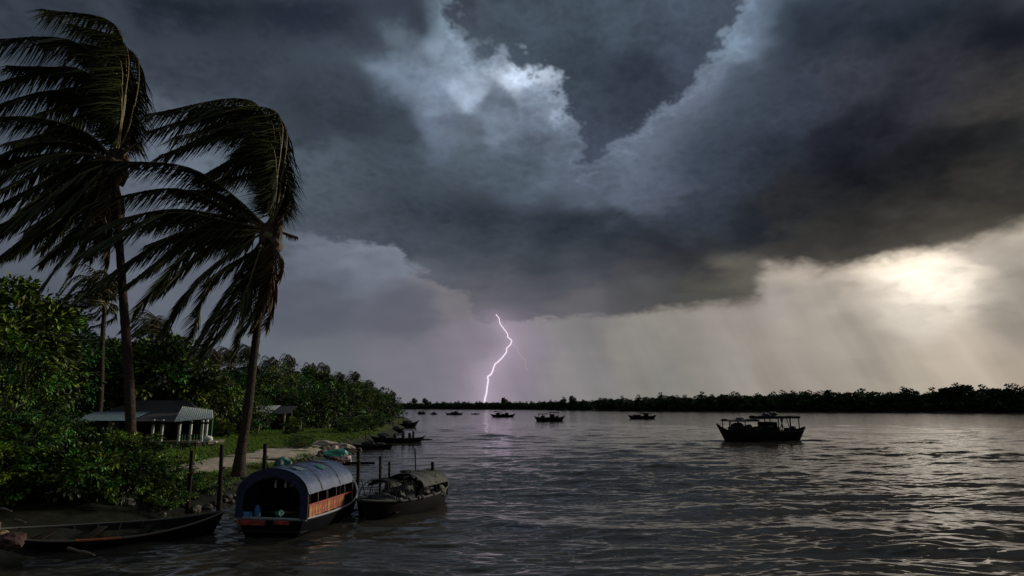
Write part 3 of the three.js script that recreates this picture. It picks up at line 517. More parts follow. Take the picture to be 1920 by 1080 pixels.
// ---------------------------------------------------------------- coconut palms bent by the wind
// a frond: rachis along a curve, leaflets swept down-wind; pts in metres from the crown's heart
function frondGeo(pts, seed, o) {
  const w = mulberry(seed), curve = new THREE.CatmullRomCurve3(pts, false, 'centripetal'), L = curve.getLength(), P = [], C = [], n = o.pairs, wind = V(-1, -0.05, 0.06);
  for (let i = 0; i < n; i++) {
    const s = 0.13 + 0.87 * (i / (n - 1)), p = curve.getPointAt(s), T = curve.getTangentAt(s), side = V(0, 0, 0).crossVectors(T, V(0.25, 1, 0.1)).normalize();
    const len = o.leaflet * L * (0.22 + 0.78 * Math.pow(Math.sin(Math.PI * (0.1 + 0.84 * s)), 0.7)) * (0.85 + 0.3 * w());
    for (const k of [-1, 1]) {
      const dir = T.clone().multiplyScalar(0.55).addScaledVector(side, k * (0.95 - 0.25 * s)).addScaledVector(wind, 0.12 + 0.3 * w()).add(V((w() - 0.5) * 0.22, -0.72 + (w() - 0.5) * 0.5, (w() - 0.5) * 0.3)).normalize();
      const wd = V(0, 0, 0).crossVectors(dir, V(w() - 0.5, 0.4 + w(), w() - 0.5)).normalize().multiplyScalar(o.width * (0.7 + 0.5 * w()));
      let a = p.clone(), d = dir.clone(), tone = 0.7 + 0.6 * w(), rows = [];
      for (let q = 0; q <= o.bend; q++) { const t = q / o.bend; rows.push([a.clone().addScaledVector(wd, 1 - t * 0.92), a.clone().addScaledVector(wd, -(1 - t * 0.92))]); d.add(V(-0.12, -0.13, 0)).normalize(); a.addScaledVector(d, len / o.bend); }
      for (let q = 0; q < o.bend; q++) { const [l0, r0] = rows[q], [l1, r1] = rows[q + 1]; for (const v of [l0, r0, r1, l0, r1, l1]) { P.push(v.x, v.y, v.z); C.push(tone * (o.dry ? 2.4 : 1), tone * (o.dry ? 1.25 : 1), tone); } }
    }
  }
  return { leaf: soup(P, null, C), rachis: tube(pts, (v) => o.stalk * (1 - 0.85 * v), 14, 5) };
}
function palmTrunk(pts, r0, r1) {
  return tube(pts, (v) => (r0 + (r1 - r0) * v) * (1 + 0.75 * Math.exp(-v * 22)) * (1 + 0.05 * Math.sin(v * 190) * Math.sin(v * 57)), 150, 12);
}
function palm(label, trunkPx, d, fronds, seed, stubs) {
  const pts = trunkPx.map(([px, py, dd]) => at(px, py, d + (dd ?? 0))), base = pts[0].clone(), heart = pts[pts.length - 1].clone(), m = d / 1158 * 1.1;
  const t = thing('coconut_palm', label, 'palm tree', base.toArray()), rel = (p) => p.clone().sub(base), h = rel(heart), w = mulberry(seed), S = (a, b) => a + (b - a) * w();
  part('trunk', palmTrunk(pts.map(rel), 0.215, 0.14), M['palm bark'], t);
  fronds.forEach((f, i) => {
    for (let c = 0; c < (f[6] ?? 2); c++) {
      const j = c ? 1 : 0, z = (c ? -1 : 1) * S(0.2, 1) * (0.6 + Math.abs(f[4]) / 260), k = c ? S(0.8, 1.04) : 1, q = (x, y, u) => V(((x > 0 ? x * 0.45 : x) * k + j * S(-16, 10)) * m, (y * k + j * S(-16, 16)) * m, z * u).add(h);
      const g = frondGeo([h.clone().add(V(S(-0.1, 0.1), S(-0.15, 0.1), S(-0.1, 0.1))), q(f[0], f[1], 0.5), q(f[2], f[3], 1.1), q(f[4], f[5], 1.6)], seed * 100 + i * 7 + c, { pairs: 115, leaflet: 0.2, width: 0.05, bend: 3, stalk: 0.055, dry: f[7] });
      const fr = part('frond', g.leaf, M['palm leaf'], t); part('rachis', g.rachis, f[7] ? M['dry frond'] : M.rachis, fr);
    }
  });
  for (const [x, y, z] of stubs) part('dead_frond_stub', [tube([h.clone(), h.clone().add(V(x * m * 0.5, y * m * 0.55, z * 0.5)), h.clone().add(V(x * m, y * m, z))], (v) => 0.09 * (1 - 0.5 * v), 6, 6), frondGeo([h.clone().add(V(x * m * 0.5, y * m * 0.5, z * 0.5)), h.clone().add(V(x * m * 0.8, y * m * 0.8, z * 0.8)), h.clone().add(V(x * m, y * m, z))], 5 + x, { pairs: 16, leaflet: 0.55, width: 0.03, bend: 2, stalk: 0.02 }).leaf], M['dry frond'], t);
  for (let i = 0; i < 7; i++) part('coconut', moved(lump(0.15, 0.19, 0.15, i, 0.08), h.x + S(-0.45, 0.45), h.y - S(0.3, 0.75), h.z + S(-0.4, 0.4)), M.coconut, t);
  part('crown_fibre', [moved(lump(0.36, 0.75, 0.38, seed, 0.35), h.x, h.y - 0.35, h.z), moved(lump(0.3, 0.55, 0.3, seed + 2, 0.5), h.x + 0.42, h.y - 0.75, h.z + 0.1), moved(lump(0.22, 0.4, 0.22, seed + 4, 0.5), h.x + 0.35, h.y + 0.15, h.z - 0.1)], M['dry frond'], t);
  return t;
}
palm('nearer leaning coconut palm with a flared base, its whole crown blown to the left', [[447, 893], [452, 845], [463, 780], [477, 660], [490, 560], [506, 428]], 28.2, [
  [14, 110, -30, 222, -210, 192], [18, 92, 8, 212, -150, 218], [15, 118, -60, 198, -190, 152], [10, 108, -50, 168, -172, 112], [16, 74, 14, 182, -92, 222], [14, 62, 8, 142, -82, 172], [2, 82, -40, 132, -132, 84], [12, 100, -8, 200, -120, 200], [14, 60, 22, 130, -36, 196],
  [-44, 40, -124, 92, -252, 96], [-50, 20, -142, 58, -272, 30], [-50, 10, -150, 20, -287, -22], [-52, 2, -142, 8, -267, -72], [-40, -10, -130, -24, -262, -128], [-42, -22, -112, -34, -202, -116],
  [-30, -30, -90, -92, -136, -190, 2], [-22, -42, -62, -122, -110, -226, 2], [-10, -52, -24, -132, -76, -236, 2], [16, -40, 46, -112, -10, -182, 2, 1], [22, -22, 42, -82, 18, -150, 2, 1], [4, -50, 10, -120, -30, -200, 2],
], 11, [[52, 34, 0.6], [44, -12, -0.5], [30, -60, 0.4], [26, 50, -0.4]]);
palm('tallest coconut palm at left, its crown cut by the picture edge', [[243, 905], [245, 800], [241, 700], [231, 560], [222, 430], [214, 300]], 27.2, [
  [22, 122, -22, 262, -156, 290], [20, 94, 4, 222, -98, 258], [22, 120, -60, 202, -212, 192], [10, 92, -80, 172, -232, 132], [0, 72, -90, 122, -242, 72], [16, 62, 18, 142, -62, 192], [14, 90, 0, 190, -120, 215], [12, 80, -40, 150, -180, 160],
  [-40, 42, -122, 62, -262, 42], [-52, 22, -122, 16, -262, -72], [-42, 2, -122, -32, -242, -172], [-32, -32, -102, -112, -217, -192], [-22, -42, -82, -122, -167, -222], [-50, 8, -130, 0, -270, -40], [-46, -10, -110, -60, -230, -140],
  [-12, -62, -32, -142, -74, -236], [20, -32, 36, -92, 14, -162, 2, 1], [14, -40, 26, -110, 4, -190, 2, 1], [-34, -24, -90, -80, -180, -160],
], 23, [[56, 30, 0.4], [40, -10, -0.4], [36, -40, 0.5], [30, 40, 0.3]]);
// the palms farther back: one built, the others copies of it
{
  const t = thing('small_palm', 'dark windswept palm rising over the trees left of the tall palm trunk', 'palm tree', [0, 0, 0], 0);
  part('trunk', palmTrunk([V(0.6, -0.3, 0), V(0.5, 3, 0), V(0.25, 6, 0.1), V(0, 9, 0)], 0.2, 0.14), M['palm bark'], t);
  for (let i = 0; i < 30; i++) {
    const a = i / 30 * 6.283 * 3 + R(-0.15, 0.15), up = R(-1.1, 2.1), L = R(2.6, 3.6), x = Math.cos(a) * 0.8, z = Math.sin(a), h = V(0, 9, 0);
    const g = frondGeo([h.clone(), V(x * L * 0.25 + 0.2, 9 + up * 0.8, z * L * 0.3), V(x * L * 0.35 - L * 0.25, 9 + up * 1.15, z * L * 0.5), V(x * L * 0.3 - L * 0.62, 9 + up * 0.7 - 0.8, z * L * 0.6)], 300 + i, { pairs: 26, leaflet: 0.2, width: 0.05, bend: 2, stalk: 0.05 });
    const fr = part('frond', g.leaf, M['palm leaf'], t); part('rachis', g.rachis, M.rachis, fr);
  }
  const spots = [
    [196, 50, 575, ''], [338, 66, 668, 'small palm on the skyline above the pale tin veranda roof'], [374, 74, 672, 'palm poking above the trees between the house and the nearer palm trunk'],
    [432, 84, 684, 'small palm on the skyline just left of the nearer palm trunk'], [512, 100, 690, 'small palm on the skyline just right of the nearer palm trunk'], [585, 118, 694, 'palm crown on the skyline midway along the receding trees'],
    [296, 60, 632, 'dark palm on the skyline above the middle of the veranda house'], [405, 80, 676, 'palm with drooping crown on the skyline between the house and the nearer trunk'], [470, 92, 680, 'palm whose crown shows just behind the nearer palm trunk'], [546, 108, 688, 'palm on the skyline above the small shed'], [612, 132, 696, 'palm on the skyline past the middle of the receding trees'], [668, 172, 714, 'distant palm on the lower skyline near the river end'], [696, 200, 724, 'farthest small palm but one on the left bank'],
    [640, 150, 708, 'distant palm on the skyline where the trees begin to drop'], [739, 262, 742, 'lone small palm at the river end of the left bank'],
  ];
  spots.forEach(([px, d, py, label], i) => {
    const p = at(px, py, d), y = bankHeight(p.x, d) - 0.1, k = (p.y + 0.4 - 1.3 * ((i * 0.382) % 1) - y) / 9, s = i === 0 ? 1.15 : 0.8 + 0.3 * ((i * 0.618) % 1), o = i ? copyOf(t, label, [p.x, y, -d], R(-0.7, 0.7), [s * R(0.8, 1.15), k, s * R(0.8, 1.15)]) : t;
    if (!i) { t.position.set(p.x, y, -d); t.scale.set(s, k, s); }
  });
}

// ---------------------------------------------------------------- the far wood and the trees that stand out of it
{
  const w = mulberry(60), list = [[], []], q = new THREE.Quaternion(), up = V(0, 1, 0);
  const clumpy = (seed, o) => crown(seed, o);
  const geos = [clumpy(400, { rx: 4.5, ry: 4.6, rz: 4.5, cy: 4.6, clumps: 70, leaves: 26, clump: 1.5, leaf: 0.95, broad: 0.42, tone: 0.4 }), clumpy(420, { rx: 3.6, ry: 5.5, rz: 3.6, cy: 5.6, clumps: 70, leaves: 26, clump: 1.4, leaf: 0.9, broad: 0.42, tone: 0.4 })];  // low tone puts the far wood's own shade into its leaf colour
  let x = -420;
  while (x < 620) {
    const d = farD(x), H = 0.93 + 0.6 * smooth(-40, 330, x) + 0.08 * noise3(x * 0.03, 1, 1);
    for (let r = 0; r < 5; r++) { const s = (r === 0 ? 0.62 : 0.74 + 0.26 * w() * w()) * H * (0.9 + 0.2 * w()), px = x + (w() - 0.5) * 5; q.setFromAxisAngle(up, w() * 6.28); list[w() < 0.65 ? 0 : 1].push(new THREE.Matrix4().compose(V(px, 0.3, -(farD(px) + 5 + r * 8 + w() * 4)), q, V(s * 1.25, s, s * 1.25))); }
    x += (4.2 + 2.4 * w()) * (0.6 + 0.0009 * d);
  }
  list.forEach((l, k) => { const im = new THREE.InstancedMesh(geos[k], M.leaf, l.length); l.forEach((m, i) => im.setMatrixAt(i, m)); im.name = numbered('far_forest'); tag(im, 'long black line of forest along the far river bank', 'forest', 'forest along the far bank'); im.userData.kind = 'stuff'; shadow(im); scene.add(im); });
  // trees that rise above the line
  const flat = crown(440, { rx: 5.4, ry: 1.5, rz: 5, cy: 16.5, clumps: 60, leaves: 20, clump: 1.3, leaf: 1.2, broad: 0.42, tone: 0.4 }), ball = crown(450, { rx: 3.0, ry: 3.0, rz: 3, cy: 10.5, clumps: 42, leaves: 18, clump: 1.2, leaf: 1.2, broad: 0.42, tone: 0.4 });  // same lowered leaf tone, with the far wood's shade in the colour
  const pole = (h, r) => tube([V(0, 0, 0), V(0.3, h * 0.5, 0), V(0, h, 0)], (v) => r * (1 - 0.5 * v), 6, 6);
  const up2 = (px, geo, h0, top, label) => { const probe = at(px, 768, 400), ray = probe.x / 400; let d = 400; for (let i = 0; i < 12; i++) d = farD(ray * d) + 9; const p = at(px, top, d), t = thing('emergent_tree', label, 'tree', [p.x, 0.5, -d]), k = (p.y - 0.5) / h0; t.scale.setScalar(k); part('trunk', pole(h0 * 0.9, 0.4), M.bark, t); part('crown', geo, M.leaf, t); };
  up2(1803, flat, 18.2, 724, 'flat-topped tree standing above the far forest near the right edge');
  up2(1073, ball, 13.4, 744, 'small round tree standing clear of the far treeline right of the lightning');
  up2(945, ball, 13.4, 747, 'round tree top nearest to the right of the lightning bolt foot');
  up2(777, ball, 13.4, 748, 'left one of two round tree tops at the left end of the far treeline');
  up2(797, ball, 13.4, 748, 'right one of two round tree tops at the left end of the far treeline');
  up2(1555, ball, 13.4, 734, 'tree top rising above the far treeline right of the big boat');
  up2(1775, ball, 13.4, 731, 'blocky tree top just left of the flat-topped tree');
  up2(1860, flat, 18.2, 730, 'wide low tree top right of the flat-topped tree');
}

// ---------------------------------------------------------------- houses
const corrugated = (w, l, pitch, amp = 0.025) => sheet(Math.round(w / pitch) * 4, 1, (u, v) => V((u - 0.5) * w, amp * Math.sin(u * w / pitch * 6.283), (v - 0.5) * l));
// a roof plane of corrugated sheets between an eave (a, b) and a ridge (c, d)
function roofPlane(a, b, c, d, pitch = 0.16) {
  const n = Math.round(a.distanceTo(b) / pitch) * 4, nr = V(0, 0, 0).crossVectors(b.clone().sub(a), c.clone().sub(a)).normalize();
  const f = (off) => (u, v) => a.clone().lerp(b, u).lerp(c.clone().lerp(d, u), v).addScaledVector(nr, 0.022 * Math.sin(u * n / 4 * 6.283) + off);
  return [sheet(n, 3, f(0), 4, 3), sheet(n, 3, f(-0.012), 4, 3)];
}
{
  const d = 46, x0 = -32.2, g0 = 1.2, t = thing('veranda_house', 'low village house under trees with a veranda of white posts and pale tin roof end', 'house', [-27, g0 - 0.15, -d]);
  const X = (px) => xAt(px, d) + 27, H = (py) => at(0, py, d).y - g0 + 0.15;
  const L = X(150), Rr = X(402), mid = X(268), eave = H(789);
  // body
  part('wall', [box(Rr - L - 1.6, eave + 0.2, 0.14, (L + Rr) / 2 - 0.5, (eave + 0.2) / 2 + 0.1, -2.2), box(0.14, eave + 0.2, 2.6, Rr - 2.4, (eave + 0.2) / 2 + 0.1, -3.5), box(0.14, eave + 0.2, 2.6, L + 0.3, (eave + 0.2) / 2 + 0.1, -3.5)], M['brown wall'], t);
  part('wall', box(0.95, eave - 0.1, 0.1, X(366), eave / 2 + 0.1, -2.05), M['green wall'], t).userData.label = 'green painted wall beside the veranda posts';
  part('veranda_floor', box(Rr - L, 0.22, 2.6, (L + Rr) / 2, 0.18, -0.95), M['old wood'], t);
  // main hipped roof
  const rz = -4.6, rh = H(750), e2 = eave + 0.35;
  const A = V(L - 0.2, e2, -2.0), B = V(Rr - 1.4, e2, -2.0), C = V(X(205), rh, -3.4), D2 = V(X(305), rh, -3.4), E1 = V(Rr - 2.6, e2, -5), F = V(L - 0.2, e2, -5);
  part('roof', [...roofPlane(A, B, C, D2), ...roofPlane(B, E1, D2, D2.clone()), ...roofPlane(F, A, C.clone(), C), ...roofPlane(E1, F, D2, C)], M['rust roof'], t);
  // veranda roof in three lengths
  const vr = (a, b, y0, y1, m, label) => { const r = part('veranda_roof', roofPlane(V(a, y0, 0.55), V(b, y0, 0.55), V(a + 0.1, y1, -2.3), V(b - 0.1, y1, -2.3)), m, t); if (label) r.userData.label = label; };
  vr(L - 0.3, mid - 0.5, eave + 0.02, eave + 0.62, M['blue tin'], 'greyish blue tin over the left part of the veranda');
  vr(mid - 0.46, X(338), eave - 0.02, eave + 0.6, M['rust roof']);
  const pr = part('veranda_roof', roofPlane(V(X(338), eave - 0.06, 0.55), V(Rr + 0.25, eave + 0.2, 0.35), V(X(318), eave + 1.05, -1.9), V(X(372), eave + 0.75, -2.4)), M.tin, t); pr.userData.label = 'pale tin sheets over the right end of the veranda';
  part('fascia', box(Rr - mid, 0.14, 0.05, (Rr + mid) / 2, eave - 0.14, 0.5), M['dark wood'], t);
  for (const px of [297, 314, 346, 367, 388, 396]) part('post', box(0.15, eave + 0.1, 0.15, X(px), eave / 2 + 0.05, 0.3), M['white paint'], t);
  part('post', box(0.3, eave, 0.25, X(216), eave / 2, 0.1), M['cream wall'], t).userData.label = 'thick cream post at the left part of the veranda';
  for (const px of [250, 330]) { const dr = part('door', box(0.85, 1.75, 0.07, X(px), 1.15, -2.1), M['dark wood'], t); part('handle', box(0.04, 0.14, 0.04, X(px) + 0.32, 1.1, -2.04), M.tin, dr); }
  for (const px of [186, 282]) { const w = part('window', [box(0.95, 0.07, 0.1, X(px), 1.0, -2.1), box(0.95, 0.07, 0.1, X(px), 1.8, -2.1), box(0.07, 0.73, 0.1, X(px) - 0.44, 1.4, -2.1), box(0.07, 0.73, 0.1, X(px) + 0.44, 1.4, -2.1)], M['old wood'], t); part('pane', box(0.8, 0.72, 0.02, X(px), 1.4, -2.1), M['dark glass'], w); }
  for (const px of [355, 377]) { const r = part('railing', [box(0.75, 0.06, 0.06, X(px), 0.75, 0.3), ...[-0.3, -0.1, 0.1, 0.3].map((k) => box(0.05, 0.5, 0.05, X(px) + k, 0.5, 0.3))], M['green wall'], t); r.name = 'railing'; }
}
{
  const bench = (name, label, px, py, d, w, m) => { const p = at(px, py, d), y = bankHeight(p.x, d), t = thing(name, label, 'bench', [p.x, y, -d], 0.15); part('seat', box(w, 0.06, 0.4, 0, 0.46, 0), m, t); for (const sx of [-1, 1]) for (const sz of [-1, 1]) part('leg', box(0.07, 0.44, 0.07, sx * (w / 2 - 0.12), 0.22, sz * 0.14), M['old wood'], t); return t; };
  bench('wooden_bench', 'pale wooden bench at the right end of the house veranda', 389, 820, 44.5, 1.3, M['white paint']);
  bench('wooden_bench', 'low wooden bench on the grass in front of the green wall', 356, 826, 43.5, 1.2, M['old wood']);
  bench('wooden_stool', 'small table-like stool on the sandy path behind the blue boat roof', 509, 862, 33.5, 0.85, M['old wood']);
  const p = at(391, 812, 44.5); one('white_sack', moved(lump(0.32, 0.2, 0.22, 4, 0.2), p.x, bankHeight(p.x, 44.5) + 0.66, -44.5), M['white cloth'], 'bright white bundle lying on the bench at the veranda end', 'sack');
  const jars = [[303, 826, 0.2, 0.32], [319, 830, 0.17, 0.36], [334, 828, 0.22, 0.28]];
  jars.forEach(([px, py, r, h], i) => { const q = at(px, py, 43.6), y = bankHeight(q.x, 43.6); one('water_jar', new THREE.LatheGeometry([[0.01, 0], [r * 0.7, 0], [r, h * 0.45], [r * 0.85, h * 0.8], [r * 0.45, h * 0.9], [r * 0.55, h]].map((v) => new THREE.Vector2(...v)), 14).translate(q.x, y, -43.6), M[['maroon cloth', 'stone', 'pale stone'][i]], ['reddish jar in front of the middle veranda posts', 'grey jar between the middle veranda posts and the bench', 'pale jar nearest the low bench on the grass'][i], 'jar'); });
}
{
  const d = 74, p = at(508, 806, d), y0 = bankHeight(p.x, d), t = thing('open_shed', 'small open shed with pale posts on the grass right of the nearer palm trunk', 'shed', [p.x, y0 - 0.1, -d]);
  const X = (px) => xAt(px, d) - p.x, h = 2.2;
  for (const px of [474, 486, 539]) part('post', box(0.16, h, 0.16, X(px), h / 2, 0.6), M['cream wall'], t);
  for (const px of [476, 537]) part('post', box(0.14, h + 0.2, 0.14, X(px), h / 2 + 0.1, -2), M['old wood'], t);
  part('roof', roofPlane(V(X(468), h, 1.0), V(X(514), h - 0.05, 1.0), V(X(468), h + 0.9, -2.4), V(X(514), h + 0.9, -2.4)), M.tin, t);
  part('roof', roofPlane(V(X(514), h - 0.1, 0.9), V(X(548), h - 0.02, 0.9), V(X(514), h + 0.8, -2.4), V(X(548), h + 0.8, -2.4)), M['rust roof'], t);
  part('wall', box(X(540) - X(474), 1.9, 0.1, (X(540) + X(474)) / 2, 0.95, -2.1), M['brown wall'], t);
  part('brace', tube([V(X(530), h - 0.75, 0.6), V(X(543), h - 0.1, 0.6)], 0.04, 1, 5), M['red paint'], t);
  part('counter', [box(1.3, 0.08, 0.5, X(500), 0.9, 0.4), box(0.08, 0.9, 0.4, X(500) - 0.5, 0.45, 0.4), box(0.08, 0.9, 0.4, X(500) + 0.5, 0.45, 0.4)], M['old wood'], t);
  const q = at(563, 808, 72); one('white_post', tube([V(q.x, bankHeight(q.x, 72) - 0.2, -72), V(q.x, bankHeight(q.x, 72) + 1.3, -72)], 0.1, 1, 8), M['cream wall'], 'short pale post standing on the grass right of the small shed', 'post');
}
// house glimpsed between the trunk and the shed
{
  const bike = null;
}

// ---------------------------------------------------------------- mooring stakes
function stake(px, top, bot, d, r, label, lean = 0) {
  const a = at(px, bot, d), b = at(px + lean, top, d), base = Math.min(a.y, 0) - 0.6, pts = [V(a.x, base, -d), V((a.x + b.x) / 2 + 0.015, (base + b.y) / 2, -d + 0.01), V(b.x, b.y, -d)];
  const w = mulberry(px), ph = w() * 6;
  const t = thing('mooring_stake', label, 'stake', [a.x, base, -d]); const m = part('pole', tube(pts, (v, an) => r * (1.05 - 0.2 * v) * (1 + 0.1 * Math.sin(an * 2 + ph + v * 4) + 0.05 * Math.sin(v * 40 + an)), 22, 9), M['dark wood'], t); m.position.set(-a.x, -base, d);
  const k = part('rope_lashing', [0, 1, 2].map((i) => moved(new THREE.TorusGeometry(r * 1.08, 0.015, 5, 12), a.x + lean / 1158 * d * 0.55, a.y + (b.y - a.y) * 0.55 + i * 0.03, -d, Math.PI / 2)), M.rope, t); k.position.set(-a.x, -base, d);
}
stake(353, 845, 938, 24, 0.085, 'leftmost mooring stake, standing at the edge of the thicket', 7);
stake(413, 834, 935, 23.5, 0.085, 'mooring stake just left of the flared palm base', 3);
stake(497, 832, 890, 28.8, 0.09, 'mooring stake rising behind the blue boat roof, right of the palm base', 0);
stake(672, 846, 886, 33, 0.1, 'mooring stake behind the stern of the blue roofed boat, by the floating log');
stake(713, 855, 905, 27.5, 0.06, 'thin tall stake at the left end of the cluttered dark boat');
stake(730, 866, 895, 27.6, 0.06, 'short stake just right of the thin one beside the cluttered boat');
stake(811, 866, 920, 26, 0.085, 'stake at the right end of the cluttered dark boat');
stake(781, 841, 862, 36, 0.04, 'crooked thin stake in open water beyond the cluttered boat', -3);

// ---------------------------------------------------------------- boats
// hull along x (bow +x); returns outer skin, inner skin, rim curve
function hullShape(o) {
  const S0 = o.from ?? -1, n = 34, beam = (s) => o.beam * Math.pow(Math.max(0, 1 - Math.pow(Math.abs(s), o.full ?? 2.4)), 0.75) + 0.03, sheer = (s) => o.free + (s > 0 ? o.bow : o.stern) * Math.pow(Math.abs(s), o.rise ?? 3), stemX = (s, k) => s * o.len * (1 + (k - 1) * (o.rake ?? 0.14) * Math.pow(Math.abs(s), 4));
  const ring = [[0, -0.35], [0.55, -0.28], [0.85, 0.05], [0.97, 0.6], [1, 1]];
  const pt = (s, u, inn) => { const a = Math.abs(u) * 4, i = Math.min(3, Math.floor(a)), t = a - i, w = ring[i][0] + (ring[i + 1][0] - ring[i][0]) * t, k = ring[i][1] + (ring[i + 1][1] - ring[i][1]) * t, h = sheer(s), b = Math.max(0.01, beam(s) - (inn ? 0.05 : 0)); return V(stemX(s, k < 0 ? 0.4 : 0.4 + 0.6 * k), (k < 0 ? k * o.draft / 0.35 : k * h) + (inn && k < 1 ? 0.05 : 0), Math.sign(u) * w * b); };
  const skin = (inn) => sheet(16, n, (u, v) => pt(S0 + (1 - S0) * v, u * 2 - 1, inn), 2, o.len * 2);
  const rim = (side) => { const pts = []; for (let i = 0; i <= n; i++) { const s = S0 + (1 - S0) * i / n; pts.push(pt(s, side).add(V(0, 0.01, 0))); } return pts; };
  const geo = [skin(false), skin(true)];
  if (S0 > -0.99) geo.push(sheet(16, 1, (u, v) => { const p = pt(S0, u * 2 - 1); return v ? p : V(p.x, sheer(S0) * 0.96, p.z * 0.98); }));
  return { geo, rim, sheer, beam, pt, stem: (s, k) => V(stemX(s, k), k * sheer(s), 0) };
}
// an arched or nearly flat awning from x0 to x1 with hoops
function awning(x0, x1, half, yEdge, rise, sag = 0.03, hoops = 4, seed = 1) {
  const f = (off) => (u, v) => { const x = x0 + (x1 - x0) * v, a = (u * 2 - 1), s = Math.abs(Math.sin(v * hoops * Math.PI)); return V(x + 0.02 * noise3(u * 4, v * 6, seed), yEdge + (rise - sag * s) * Math.pow(Math.max(0, 1 - Math.abs(a) ** 2.2), 0.62) + off + 0.02 * noise3(u * 5, v * 9, seed + 3), half * a * (1 + 0.02 * noise3(v * 7, 3, seed))); };
  return [sheet(26, hoops * 8, f(0), 3, 4), sheet(26, hoops * 8, f(-0.015), 3, 4)];
}
const hoop = (x, half, y0, yEdge, rise, r = 0.025) => { const pts = [V(x, y0, -half)]; for (let i = 0; i <= 16; i++) { const a = i / 8 - 1; pts.push(V(x, yEdge + rise * Math.pow(Math.max(0, 1 - Math.abs(a) ** 2.2), 0.62) - 0.03, half * a * 0.985)); } pts.push(V(x, y0, half)); return tube(pts, r, 40, 5); };

